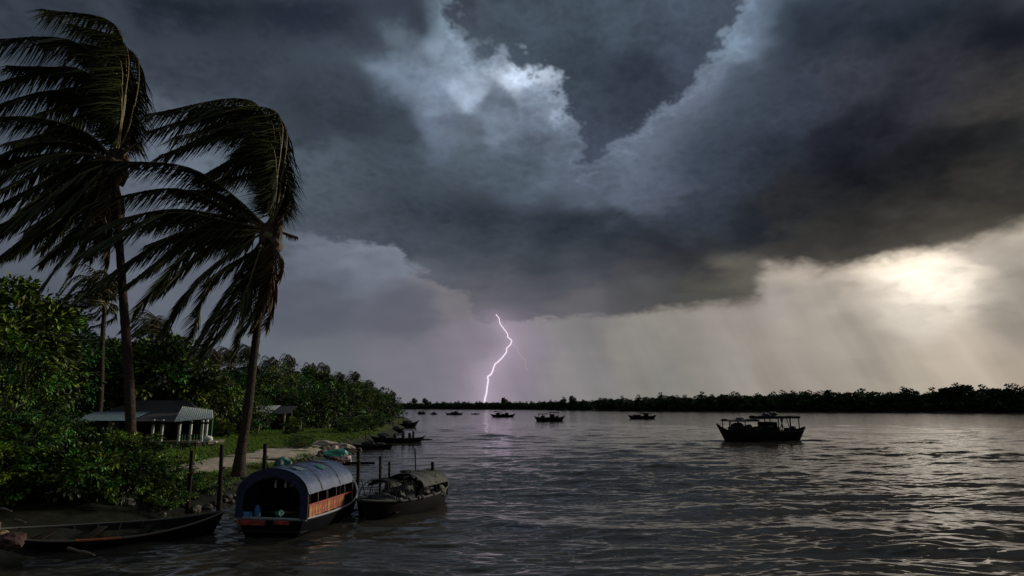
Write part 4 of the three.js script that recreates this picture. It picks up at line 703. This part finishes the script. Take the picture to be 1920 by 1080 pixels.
// the blue roofed passenger boat, stern towards the viewer
{
  const a = at(508, 968, 19.4), t = thing('covered_boat', 'moored passenger boat with arched blue tarpaulin roof and orange side boards', 'boat', [a.x, 0, -19.4], Math.PI / 2 - 0.16);
  // the stern is at x = 0 and the boat runs along +x away from the viewer
  const h = hullShape({ len: 3.2, beam: 1.2, free: 0.5, bow: 0.75, stern: 0.0, draft: 0.35, from: -0.62, full: 3.0 }), off = 2.0, mv = (g) => g.translate(off, 0, 0);
  part('hull', h.geo.map(mv), M['hull dark'], t);
  for (const s of [-1, 1]) { part('gunwale', mv(tube(h.rim(s), 0.04, 40, 6)), M['pale rim'], t); }
  part('gunwale', tube([V(0.03, 0.5, -1.12), V(0.03, 0.5, 1.12)], 0.045, 1, 6), M['pale rim'], t).userData.label = 'pale worn edge across the stern';
  part('stern_panel', box(0.05, 0.16, 0.9, 0.0, 0.38, -0.6), M['red paint'], t).userData.label = 'red painted corner of the stern';
  part('stern_panel', box(0.05, 0.12, 0.5, 0.0, 0.4, 0.35), M['red paint'], t);
  part('stern_panel', box(0.06, 0.2, 0.42, 0.05, 0.58, -0.86), M['blue paint'], t).userData.label = 'bright blue corner block on the stern';
  part('deck', box(4.3, 0.04, 2.0, 2.1, 0.14, 0), M['dark wood'], t);
  const yE = 1.24, rise = 0.72, half = 1.17;
  part('tarpaulin_roof', awning(0, 3.25, half, yE, rise, 0.05, 5, 3), M['tarp blue'], t);
  for (let i = 0; i <= 5; i++) part('hoop', hoop(0.02 + i * 0.645, half - 0.03, 0.5, yE, rise, 0.022), M['old wood'], t);
  // navy cloth closing the sides of the stern arch, leaving a dark opening
  const arch = (k) => (u) => { const q = u * 2 - 1, y = yE + rise * Math.pow(Math.max(0, 1 - Math.abs(q) ** 2.2), 0.62); return V(0, k < 1 ? 0.55 + (y - 0.55) * k : y, q * half * (k < 1 ? k * 0.98 : 1)); };
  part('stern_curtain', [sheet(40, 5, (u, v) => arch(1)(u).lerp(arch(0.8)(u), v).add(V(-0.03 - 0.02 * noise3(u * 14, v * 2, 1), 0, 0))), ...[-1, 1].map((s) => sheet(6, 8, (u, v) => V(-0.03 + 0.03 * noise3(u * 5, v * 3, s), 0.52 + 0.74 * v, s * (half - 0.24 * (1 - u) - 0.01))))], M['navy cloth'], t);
  // side boards on the river side and the bank side
  // dark cloth added along bank side and far end to darken the inside
  part('added_side_curtain', sheet(20, 6, (u, v) => V(0.1 + 3.1 * u, 0.52 + 0.75 * v, -1.09 + 0.02 * Math.sin(u * 40))), M['navy cloth'], t);
  part('added_end_curtain', sheet(30, 6, (u, v) => arch(1)(u).lerp(V(0, 0.5, (u - 0.5) * 2.2), v).add(V(3.2 + 0.03 * Math.sin(u * 30), -0.02, 0))), M['navy cloth'], t);
  const tones = ['yellow paint', 'orange paint', 'yellow paint', 'orange paint', 'deep red paint', 'orange paint', 'yellow paint', 'deep red paint', 'orange paint', 'deep red paint', 'orange paint', 'yellow paint', 'deep red paint', 'deep red paint'];
  for (const s of [-1, 1]) for (let i = 0; i < 12; i++) { const z = s * (h.beam(-0.62 + (0.15 + i * 0.205) / 3.2) * 0 + 1.14), b = part('side_board', box(0.19, 0.32 + 0.02 * Math.sin(i * 2.3), 0.03, 0.22 + i * 0.205, 0.71, z - s * Math.max(0, i - 10) * 0.01), M[tones[(i + (s < 0 ? 5 : 0)) % 14]], t); b.rotation.y = 0; }
  for (const s of [-1, 1]) part('side_rail', box(3.1, 0.05, 0.06, 1.6, 0.9, s * 1.14), M['deep red paint'], t);
  for (const s of [-1, 1]) for (const x of [0.1, 1.2, 2.2, 3.18]) part('window_post', box(0.06, 0.38, 0.05, x, 1.1, s * 1.14), M['dark wood'], t);
  for (const x of [1.0, 2.0, 2.8]) part('seat', box(0.32, 0.06, 1.9, x, 0.5, 0), M['dark wood'], t);
  for (const [x, u0, w2, m] of [[0.5, 0.62, 0.14, 'blue tin'], [1.7, 0.7, 0.12, 'teal cloth'], [2.5, 0.5, 0.16, 'blue tin']]) part('roof_patch', sheet(8, 6, (u, v) => { const q = (u0 + w2 * u) * 2 - 1; return V(x + 0.42 * v + 0.03 * Math.sin(u * 9), yE + (rise - 0.05 * Math.abs(Math.sin((x + 0.42 * v) / 3.25 * 5 * Math.PI))) * Math.pow(Math.max(0, 1 - Math.abs(q) ** 2.2), 0.62) + 0.028, half * q * 1.015); }), M[m], t);
  for (const x of [0.9, 2.2]) part('roof_rope', tube([...Array(13)].map((_, i) => { const q = i / 6 - 1; return V(x + 0.02 * Math.sin(i * 2), yE + rise * Math.pow(Math.max(0, 1 - Math.abs(q) ** 2.2), 0.62) + 0.025, half * q * 1.01); }), 0.012, 30, 5), M.rope, t);
  part('bow_awning', awning(3.35, 4.05, 0.75, 0.95, 0.42, 0.03, 1, 8), M['teal cloth'], t);
  part('bow_cover', [moved(lump(0.5, 0.22, 0.55, 5, 0.25), 4.5, 0.78, 0)], M['teal cloth'], t);
  for (const [x, z] of [[3.36, -0.72], [3.36, 0.72], [4.03, -0.72], [4.03, 0.72]]) part('bow_post', box(0.05, 0.55, 0.05, x, 0.72, z), M['dark wood'], t);
  // hanging things inside
  const inn = (x, y, z) => t.localToWorld(V(x, y, z)); t.updateMatrixWorld();
  const hang = (name, label, cat, x, y, z, rx, ry, rz, m) => { const p = inn(x, y, z); one(name, moved(lump(rx, ry, rz, x * 7 + z, 0.35), p.x, p.y, p.z), m, label, cat); };
  hang('hanging_cloth', 'left pale cloth strip hanging inside the blue roofed boat', 'cloth', 0.6, 1.42, 0.1 - 0.35, 0.03, 0.13, 0.04, M['white cloth']);
  hang('hanging_cloth', 'right pale cloth strip hanging inside the blue roofed boat', 'cloth', 0.6, 1.42, 0.08, 0.03, 0.11, 0.04, M['white cloth']);
  const pa = inn(0.6, 1.36, 0.24), pb = inn(0.6, 1.54, 0.46); one('paddle', [tube([pa, pb], 0.02, 1, 6), moved(lump(0.035, 0.1, 0.05, 2, 0.05), pb.x, pb.y, pb.z, 0, 0, -0.7)], M['white paint'], 'pale paddle tilted under the blue roof, right of the hanging cloths', 'paddle');
  const bl = inn(0.3, 0.64, -0.62); one('plastic_jug', [new THREE.CylinderGeometry(0.09, 0.1, 0.24, 12).translate(bl.x, bl.y, bl.z), new THREE.CylinderGeometry(0.035, 0.08, 0.08, 12).translate(bl.x, bl.y + 0.16, bl.z)], M['blue paint'], 'blue jug standing in the stern corner of the covered boat', 'jug');
  const tb = inn(0.25, 0.6, 0.12); one('teal_bundle', moved(lump(0.12, 0.12, 0.14, 6, 0.3), tb.x, tb.y, tb.z), M['teal cloth'], 'small teal bundle on the stern edge of the covered boat', 'bundle');
}
// the dark cluttered boat beside it
{
  const t = thing('cluttered_boat', 'dark open boat heaped with nets under broken hoops and a grey awning', 'boat', [-4.0, 0, -24.4], Math.PI / 2 - 0.36); t.scale.set(0.76, 0.86, 0.8);
  const h = hullShape({ len: 3.9, beam: 1.25, free: 0.62, bow: 0.4, stern: 0.2, draft: 0.35, full: 2.6 });
  part('hull', h.geo, M['hull black'], t);
  for (const s of [-1, 1]) part('gunwale', tube(h.rim(s), 0.045, 40, 6), M['grey cloth'], t);
  part('deck', box(5.2, 0.04, 1.9, 0, 0.25, 0), M['dark wood'], t);
  for (const x of [-2.6, -1.7, -0.9]) part('hoop', hoop(x, 0.95, 0.6, 0.95, 0.55, 0.022), M['dark wood'], t);
  part('side_pole', tube([V(-2.6, 1.3, -0.5), V(-0.9, 1.38, -0.5)], 0.02, 1, 5), M['dark wood'], t);
  part('side_pole', tube([V(-2.6, 1.35, 0.4), V(-0.9, 1.3, 0.5)], 0.02, 1, 5), M['dark wood'], t);
  part('awning', awning(-0.2, 2.5, 1.05, 1.0, 0.52, 0.08, 3, 12), M['grey cloth'], t);
  for (const x of [-0.15, 1.15, 2.45]) for (const s of [-1, 1]) part('awning_post', box(0.05, 0.75, 0.05, x, 0.72, s * 1.0), M['dark wood'], t);
  part('torn_cloth', awning(-2.5, -1.5, 0.6, 1.2, 0.25, 0.1, 2, 15), M['dark cloth'], t);
  t.updateMatrixWorld();
  const w = mulberry(71), items = [];
  const nets = ['dark heap of net at the near end of the cluttered boat', 'pale tangle of net under the hoops of the cluttered boat', 'grey sack amidships in the cluttered boat', 'dark bale beneath the grey awning', 'pale bundle beside the awning posts', 'grey bundle at the far end of the cluttered boat', 'dark coil on the near edge of the cluttered boat', 'pale sack hanging over the right side of the cluttered boat'];
  [[-2.2, 0.55, 0.1, 0.55, 0.3, 0.6, 'dark cloth'], [-1.2, 0.72, 0.45, 0.4, 0.34, 0.4, 'grey cloth'], [-0.5, 0.7, -0.3, 0.45, 0.4, 0.5, 'dark cloth'], [0.9, 0.65, 0, 0.8, 0.35, 0.7, 'dark cloth'], [0.2, 0.75, 0.85, 0.22, 0.16, 0.2, 'pale stone'], [2.4, 0.75, 0.1, 0.4, 0.3, 0.4, 'grey cloth'], [-2.9, 0.7, -0.5, 0.25, 0.12, 0.25, 'dark cloth'], [1.6, 0.62, 1.05, 0.3, 0.22, 0.14, 'grey cloth']].forEach(([x, y, z, a, b, c, m], i) => { const p = t.localToWorld(V(x, y, z)); one(['net_heap', 'net_heap', 'sack', 'bale', 'bundle', 'bundle', 'rope_coil', 'sack'][i], moved(lump(a, b, c, i * 3.3, 0.4, 3), p.x, p.y, p.z, 0, 1.2), M[m], nets[i], ['net', 'net', 'sack', 'bale', 'bundle', 'bundle', 'rope', 'sack'][i]); });
  // loose sticks and floats standing out of the heap
  for (let i = 0; i < 44; i++) { const x = -2.6 + 5 * w(), z = (w() - 0.5) * 1.5, p = V(x, 0.5, z), q = V(x + (w() - 0.5) * 0.9, 0.9 + 0.75 * w(), z + (w() - 0.5) * 0.6); part('stick', tube([p, q], 0.018, 1, 5), M[w() < 0.4 ? 'old wood' : 'dark wood'], t); }
  for (let i = 0; i < 9; i++) part('net_fold', moved(lump(0.2 + 0.25 * w(), 0.12 + 0.2 * w(), 0.2 + 0.2 * w(), i * 5.1, 0.6, 3), -2.4 + 4.7 * w(), 0.75 + 0.25 * w(), (w() - 0.5) * 1.3, 0, w() * 6), M[w() < 0.35 ? 'grey cloth' : 'dark cloth'], t);
  for (let i = 0; i < 12; i++) { const x = -2.4 + 5.2 * w(), s = w() < 0.7 ? 1 : -1, b = h.beam(x / 3.9); part('float', moved(lump(0.11, 0.09, 0.1, i, 0.25), x, h.sheer(x / 3.9) + 0.05, s * b), M[w() < 0.5 ? 'pale stone' : 'grey cloth'], t); }
}
// the empty boat drawn in at the lower left
{
  const t = thing('open_rowing_boat', 'empty dark wooden boat with worn pale and orange rim at lower left', 'boat', [-11.75, -0.02, -19.1], 0.36);
  const h = hullShape({ len: 3.0, beam: 1.35, free: 0.24, bow: 0.36, stern: 0.2, draft: 0.25, full: 2.1, rise: 2.4 });
  part('hull', h.geo, M['hull black'], t);
  part('gunwale', tube(h.rim(-1), 0.03, 40, 6), M['grey cloth'], t); part('gunwale', tube(h.rim(1), 0.032, 40, 6), M['rope'], t);
  const rp = h.rim(1); part('rim_repair', tube(rp.slice(14, 21).map((p) => p.clone().add(V(0, 0.012, 0.008))), 0.034, 14, 6), M['orange paint'], t).userData.label = 'orange worn stretch of the near rim';
  for (const x of [-1.6, -0.4, 0.9]) part('thwart', box(0.24, 0.04, 2.2 * (1 - Math.abs(x) / 3.4), x, 0.22, 0), M['dark wood'], t);
  for (let i = 0; i < 9; i++) { const s = -0.8 + i * 0.2, pts = []; for (let k = 0; k <= 10; k++) pts.push(h.pt(s, k / 5 - 1, true).add(V(0, 0.02, 0))); part('rib', tube(pts, 0.022, 20, 5), M['dark wood'], t); }
  part('bow_post', box(0.08, 0.4, 0.08, -2.72, 0.45, 0), M['old wood'], t);
  const a = V(-14.45, 0.5, -18.15); one('mooring_rope', tube([V(-14.35, 0.5, -18.1), V(-14.9, 0.35, -17.9), V(-15.6, 0.55, -18.0)], 0.02, 14, 6), M.rope, 'pale rope tied to the left tip of the empty boat', 'rope');
}

// river boats under way or at anchor: hull with raised ends, flat awnings on posts, cabin, cargo
function riverBoat(name, label, cat, px, py, L, o) {
  const d = EYE * 1158.05 / 1.016 / (py - 762) * 1.012, x = xAt(px, d), t = thing(name, label, cat, [x, 0, -d], o.turn ?? 0), k = L / 10;
  const h = hullShape({ len: L / 2, beam: (o.beam ?? 1.25) * k, free: (o.free ?? 1.0) * k, bow: (o.bow ?? 1.0) * k, stern: (o.stern ?? 1.0) * k, draft: 0.4 * k, full: o.full ?? 3.4, rise: o.rise ?? 5, rake: 0.3 });
  part('hull', h.geo, M['hull black'], t); for (const s of [-1, 1]) part('gunwale', tube(h.rim(s), 0.05 * k, 30, 5), M['dark wood'], t);
  if (o.deck !== false) part('deck', box(L * 0.8, 0.06, 2 * (o.beam ?? 1.25) * k * 0.85, 0, (o.free ?? 1) * k * 0.8, 0), M['dark wood'], t);
  for (const [x0, x1, y, sl, th] of o.awnings ?? []) {
    const g = sheet(12, 6, (u, v) => V((x0 + (x1 - x0) * v) * k, (y + (sl ?? 0) * v + 0.14 * (1 - (2 * u - 1) ** 2) - 0.05 * Math.sin(v * 3.14)) * k, (2 * u - 1) * 1.15 * k), 2, 2);
    part('awning', [g, g.clone().translate(0, -(th ?? 0.1) * k, 0)], M[o.cover ?? 'dark cloth'], t);
    part('awning_edge', [-1, 1].map((s) => box((x1 - x0) * k, (th ?? 0.1) * k + 0.02, 0.05 * k, (x0 + x1) / 2 * k, (y + (sl ?? 0) / 2 - (th ?? 0.1) / 2 - 0.02) * k, s * 1.15 * k)), M['dark wood'], t);
  }
  for (const [x0, y] of o.posts ?? []) for (const s of [-1, 1]) part('post', box(0.09 * k, (y - 0.7) * k, 0.09 * k, x0 * k, (y + 0.7) / 2 * k, s * 1.05 * k), M['dark wood'], t);
  for (const [x0, x1, y] of o.cabins ?? []) { const c = part('cabin', box((x1 - x0) * k, (y - 0.8) * k, 1.7 * k, (x0 + x1) / 2 * k, (y + 0.8) / 2 * k, 0, 0, 0.03), M['hull black'], t); part('cabin_window', [box((x1 - x0) * k * 0.4, 0.3 * k, 0.03, (x0 + x1) / 2 * k, (y - 0.45) * k, 0.86 * k)], M['dark glass'], c); }
  for (const [xx, y, r, hh] of o.cargo ?? []) part('cargo', moved(lump(r * k, hh * k, 0.6 * k, xx * 3.1 + y, 0.28), xx * k, y * k, 0.1 * k), M['dark cloth'], t);
  for (const [a, b, c, e, r] of o.poles ?? []) part('pole', tube([V(a * k, b * k, 0), V(c * k, e * k, 0.1)], (r ?? 0.05) * k, 1, 6), M['dark wood'], t);
  return t;
}
riverBoat('large_river_boat', 'largest dark river boat at right with raised prows, two flat awnings and cabin', 'boat', 1423, 823, 10.1, { free: 1.0, bow: 0.5, stern: 0.85, full: 7, rise: 9, turn: 0.03, beam: 1.3,
  awnings: [[-4.1, -0.6, 2.25, 0.02, 0.12], [-0.8, 4.0, 2.62, 0.18, 0.24]], posts: [[-3.95, 2.2], [-3.0, 2.2], [-2.2, 2.2], [1.55, 2.7], [2.9, 2.7], [3.85, 2.7]], cabins: [[0.0, 1.5, 2.05]], cargo: [[-3.5, 1.25, 0.3, 0.3], [-3.0, 1.45, 0.42, 0.55], [-2.45, 1.5, 0.4, 0.5], [-1.9, 1.2, 0.35, 0.3], [-1.5, 1.35, 0.42, 0.42], [-0.7, 1.2, 0.4, 0.32], [-0.2, 1.3, 0.3, 0.4], [1.8, 1.2, 0.35, 0.35], [3.0, 1.15, 0.4, 0.3], [3.6, 1.3, 0.3, 0.3], [0.6, 2.85, 0.35, 0.2], [1.5, 2.95, 0.5, 0.2], [-2.4, 2.4, 0.4, 0.14]], poles: [[0.5, 2.0, 0.45, 3.3, 0.06], [2.2, 1.3, 2.6, 2.6, 0.05], [2.6, 1.3, 2.15, 2.6, 0.04], [3.3, 1.2, 2.9, 2.6, 0.05], [1.5, 2.9, 1.6, 3.2, 0.04]] });
riverBoat('river_boat', 'dark boat with two awnings on posts, right of the lightning', 'boat', 1030, 788.5, 8.2, { free: 1.15, bow: 0.7, stern: 0.6, full: 5, rise: 7, awnings: [[-3.6, -0.6, 2.3, 0, 0.12], [-0.2, 3.0, 2.7, 0.1, 0.16]], posts: [[-3.5, 2.3], [-2.2, 2.3], [0.1, 2.7], [2.8, 2.7]], cabins: [[0.2, 1.6, 2.2]], cargo: [[-2.2, 1.4, 0.7, 0.4], [2.4, 1.35, 0.5, 0.4]] });
riverBoat('river_boat', 'low dark boat with a short cabin, left of the largest boat', 'boat', 1203, 784.5, 9.0, { free: 0.9, bow: 0.6, stern: 0.6, full: 5, rise: 6, awnings: [[-0.6, 3.0, 2.0, 0.1, 0.14]], posts: [[-0.4, 2.0], [2.8, 2.0], [-3.6, 1.7]], cabins: [[0.6, 2.0, 1.8]], cargo: [[-2.4, 1.2, 0.8, 0.3], [-1.2, 1.2, 0.6, 0.3]] });
riverBoat('river_boat', 'dark boat with a long low bow, just right of the lightning foot', 'boat', 943, 781.2, 9.2, { free: 0.75, bow: 0.8, stern: 0.6, full: 3, rise: 4, awnings: [[-3.4, -0.4, 2.2, -0.2, 0.14]], posts: [[-3.2, 2.1], [-0.6, 2.0]], cabins: [[0.8, 2.2, 1.7]], cargo: [[-1.9, 1.2, 1.0, 0.5], [0, 1.0, 0.8, 0.3]] });
riverBoat('river_boat', 'low dark boat with one peaked mound amidships, left of the lightning', 'boat', 852, 777, 8.4, { free: 0.75, bow: 0.5, stern: 0.4, full: 3, rise: 4, cabins: [[0.2, 1.6, 1.9]], cargo: [[-0.5, 1.1, 1.4, 0.45], [1.9, 1.0, 0.8, 0.4]] });
riverBoat('small_river_boat', 'small hump-backed boat left of the mound boat, far down the river', 'boat', 814, 776.5, 4.0, { free: 0.8, full: 3, cargo: [[0, 1.4, 2.4, 1.6]] });
riverBoat('river_boat', 'small boat with a square awning close to the left shore, far down the river', 'boat', 791, 775.8, 4.6, { free: 1.2, full: 4, awnings: [[-3.8, 2.6, 3.6, 0, 0.3]], posts: [[-3.6, 3.6], [2.4, 3.6]], cargo: [[-1.5, 2, 1.8, 1], [1.6, 2, 1.4, 0.8]] });
riverBoat('canoe', 'thin low canoe far out between two dark boats near the lightning', 'canoe', 891, 776.4, 4.4, { free: 0.8, full: 2.4, bow: 0.5, stern: 0.5, cargo: [[0.5, 1, 1.4, 0.5]] });
riverBoat('canoe', 'tiny low boat near the far bank, right of the boat with two awnings', 'canoe', 1094, 770.6, 4.6, { free: 0.9, full: 2.4, cargo: [[1, 1.2, 1.4, 0.8]] });
riverBoat('river_boat', 'tiny awning boat almost hidden above the boat with two awnings', 'boat', 1050, 770, 7.6, { free: 0.9, full: 3, awnings: [[-1, 3, 2.2, 0, 0.2]], posts: [[-0.8, 2.2], [2.8, 2.2]] });
riverBoat('moored_canopy_boat', 'moored boat with a pale sagging awning at the end of the left bank', 'boat', 745, 799.5, 8.4, { free: 0.7, bow: 0.9, stern: 0.7, full: 3, rise: 4, turn: 0.1, cover: 'pale stone', awnings: [[-3.2, 1.6, 2.1, 0.15, 0.14]], posts: [[-3.0, 2.1], [-0.8, 2.1], [1.4, 2.1]], cargo: [[-2, 1.1, 0.9, 0.5], [2.4, 1.0, 1.0, 0.5]], poles: [[-3.4, 0.8, -3.6, 3.4], [0.4, 0.8, 0.5, 3.2]] });
riverBoat('moored_skiff', 'low moored skiff with upright dark bundles at the shore point', 'boat', 748, 826.5, 6.0, { free: 0.7, bow: 0.5, stern: 0.5, full: 3, turn: -0.06, cargo: [[-2.6, 1.2, 1.0, 0.5]], cabins: [], poles: [] });
riverBoat('moored_rowboat', 'small dark rowing boat drawn in against the shore shrubs, nearest of the moored boats', 'boat', 706, 838, 3.6, { free: 0.9, bow: 0.6, stern: 0.4, full: 2.6, turn: 0.25, cargo: [[-1.5, 1.2, 1.6, 0.8], [1.4, 1.1, 1.2, 0.5]], poles: [[-2, 1, -2.4, 4.2, 0.1], [1.6, 1, 2.0, 3.4, 0.1]] });
riverBoat('moored_rowboat', 'small dark boat with a hooped cover behind the low skiff', 'boat', 728, 809, 5.2, { free: 0.8, bow: 0.6, stern: 0.5, full: 3, turn: 0.1, awnings: [[-2.4, 1.8, 2.6, 0, 0.2]], posts: [[-2.2, 2.6], [1.6, 2.6]], cargo: [[2.6, 1.2, 1, 0.6]] });
{ // the dark bundles standing in the skiff
  const d = EYE * 1158.05 / 1.016 / (826.5 - 762) * 1.012; [[756, 808, 0.22], [768, 812, 0.2], [775, 808, 0.16], [741, 814, 0.25]].forEach(([px, py, r], i) => { const p = at(px, py, d), q = V(p.x, 0.35, -d); one('upright_bundle', [tube([q, V(q.x + 0.03, (q.y + p.y) / 2, q.z), V(p.x, p.y - 0.15, q.z)], (v) => r * (1 - 0.2 * v), 8, 9), moved(lump(r * 0.75, r * 0.7, r * 0.7, i, 0.25), p.x, p.y - 0.1, -d)], M['dark cloth'], ['tallest upright bundle in the low skiff', 'upright bundle second from the right in the low skiff', 'thin upright bundle at the river end of the low skiff', 'shortest upright bundle at the shore end of the low skiff'][i], 'bundle'); });
}

// ---------------------------------------------------------------- things lying on the shore
const ground = (x, d) => Math.max(bankHeight(x, d), 0);
function heap(name, label, cat, px, d, rx, ry, rz, m, seed, up = 0.6, turn = 0) { const x = xAt(px, d), y = ground(x, d); return one(name, moved(lump(rx, ry, rz, seed, 0.32, 3), x, y + ry * up, -d, 0, turn), M[m], label, cat); }
heap('net_heap', 'dark green heap of net at the path end behind the blue roofed boat', 'net', 541, 33.5, 0.45, 0.5, 0.5, 'teal cloth', 2);
heap('net_heap', 'whitish heap of net beside the dark green one behind the blue roof', 'net', 562, 33, 0.45, 0.32, 0.4, 'white cloth', 9);
heap('net_heap', 'grey heap of net right of the white one on the shore', 'net', 583, 34.5, 0.4, 0.3, 0.4, 'dark cloth', 14);
heap('tarp_bundle', 'bright green tarpaulin bundle on the shore rubble', 'tarpaulin', 637, 45, 0.85, 0.5, 0.6, 'green tarp', 3, 0.75);
heap('sack', 'pale pink sack right of the green tarpaulin bundle', 'sack', 654, 44.5, 0.42, 0.28, 0.35, 'pink cloth', 7);
heap('sack', 'small pinkish sack just above the green tarpaulin bundle', 'sack', 632, 47.5, 0.35, 0.35, 0.3, 'pink cloth', 17, 0.9);
heap('basket', 'dark maroon basket-like heap below the green tarpaulin bundle', 'heap', 634, 42, 0.7, 0.35, 0.5, 'maroon cloth', 21);
heap('sand_heap', 'pale heap of sand on the shore above the green tarpaulin', 'sand heap', 612, 51, 1.0, 0.26, 0.7, 'sand', 25, 0.3);
heap('sand_heap', 'second pale sand heap right of the first, at the end of the grass', 'sand heap', 648, 53, 0.9, 0.3, 0.7, 'sand', 27, 0.3);
{
  const w = mulberry(17), L = [];
  const shoreStones = (n, d0, d1, t0, t1, r0, r1, label, group) => { let first; for (let i = 0; i < n; i++) { const d = d0 + (d1 - d0) * w(), x = shoreX(d) - (t0 + (t1 - t0) * w()), r = r0 + (r1 - r0) * w() * w(), y = ground(x, d); const m = one('stone', moved(lump(r, r * 0.65, r * 0.85, i * 2.7 + d, 0.3, 1), x, y + r * 0.25, -d, 0, w() * 6), M[w() < 0.3 ? 'pale stone' : 'stone'], label, 'stone', group); } };
  shoreStones(58, 38, 60, -0.5, 1.6, 0.12, 0.5, 'rough stone among the rubble where the grass meets the water', 'stones of the shore rubble');
  shoreStones(34, 22, 30, -0.2, 1.4, 0.08, 0.26, 'stone on the muddy edge between the stakes and the boats', 'stones by the mooring stakes');
  shoreStones(26, 14.2, 17.2, 0.2, 4.4, 0.07, 0.24, 'stone on the dark mud below the empty boat', 'stones below the empty boat');
  const spots = [[8, 955, 16.8, 'pale broken branch at the left edge above the straw bale'], [34, 976, 16.6, 'pale driftwood stick lying between the straw bale and the boat tip'], [135, 1030, 15.2, 'left small driftwood piece below the empty boat'], [160, 1036, 15.0, 'right small driftwood piece below the empty boat']];
  spots.forEach(([px, py, d, label], i) => { const p = at(px, py, d), a = 0.6 + i, l = 0.2, y = Math.max(p.y, ground(p.x, d) + 0.04); one('driftwood', [tube([V(p.x - l * 0.8, y, -d - 0.1), V(p.x, y + 0.008, -d), V(p.x + l * 1.6, y - 0.02, -d + 0.16)], (v) => 0.04 * (1 - 0.5 * v), 8, 6)], M['old wood'], label, 'driftwood'); });
  const p = at(12, 990, 16.2), g = ground(p.x, 16.2); one('straw_bale', moved(lump(0.26, 0.13, 0.24, 33, 0.2, 3), p.x - 0.1, Math.max(p.y - 0.2, g + 0.2), -16.2), M.straw, 'straw coloured sack of litter at the lower left edge', 'sack');
  const p2 = at(20, 1015, 15.6); one('red_cloth', moved(lump(0.32, 0.18, 0.22, 35, 0.35, 3), p2.x, Math.max(p2.y, ground(p2.x, 15.6) + 0.12), -15.6), M['maroon cloth'], 'dark red cloth heap under the straw coloured sack', 'cloth');
}
one('floating_log', tube([at(612, 866, 42).setY(0.05), at(660, 864, 42.5).setY(0.09), at(703, 863, 43).setY(0.06)], (v) => 0.13 * (1 - 0.4 * v), 12, 8), M['dark wood'], 'dark log lying on the water behind the blue roofed boat', 'log');
heap('drifting_weed', 'dark clump of weed drifting beyond the cluttered boat', 'weed', 771, 37, 0.5, 0.16, 0.4, 'dark cloth', 51, 0.3);
{
  const bar = (px, py, len, label) => { const d = EYE * 1139 / (py - 762), x = xAt(px, d); one('drifting_branch', tube([V(x - len / 2, 0.02, -d), V(x, 0.1, -d + 0.3), V(x + len / 2, 0.02, -d + 0.1)], (v) => 0.06, 8, 6), M['dark wood'], label, 'branch'); };
  bar(800, 821, 1.6, 'dark branch drifting right of the low moored skiff');
}

renderer.render(scene, camera);
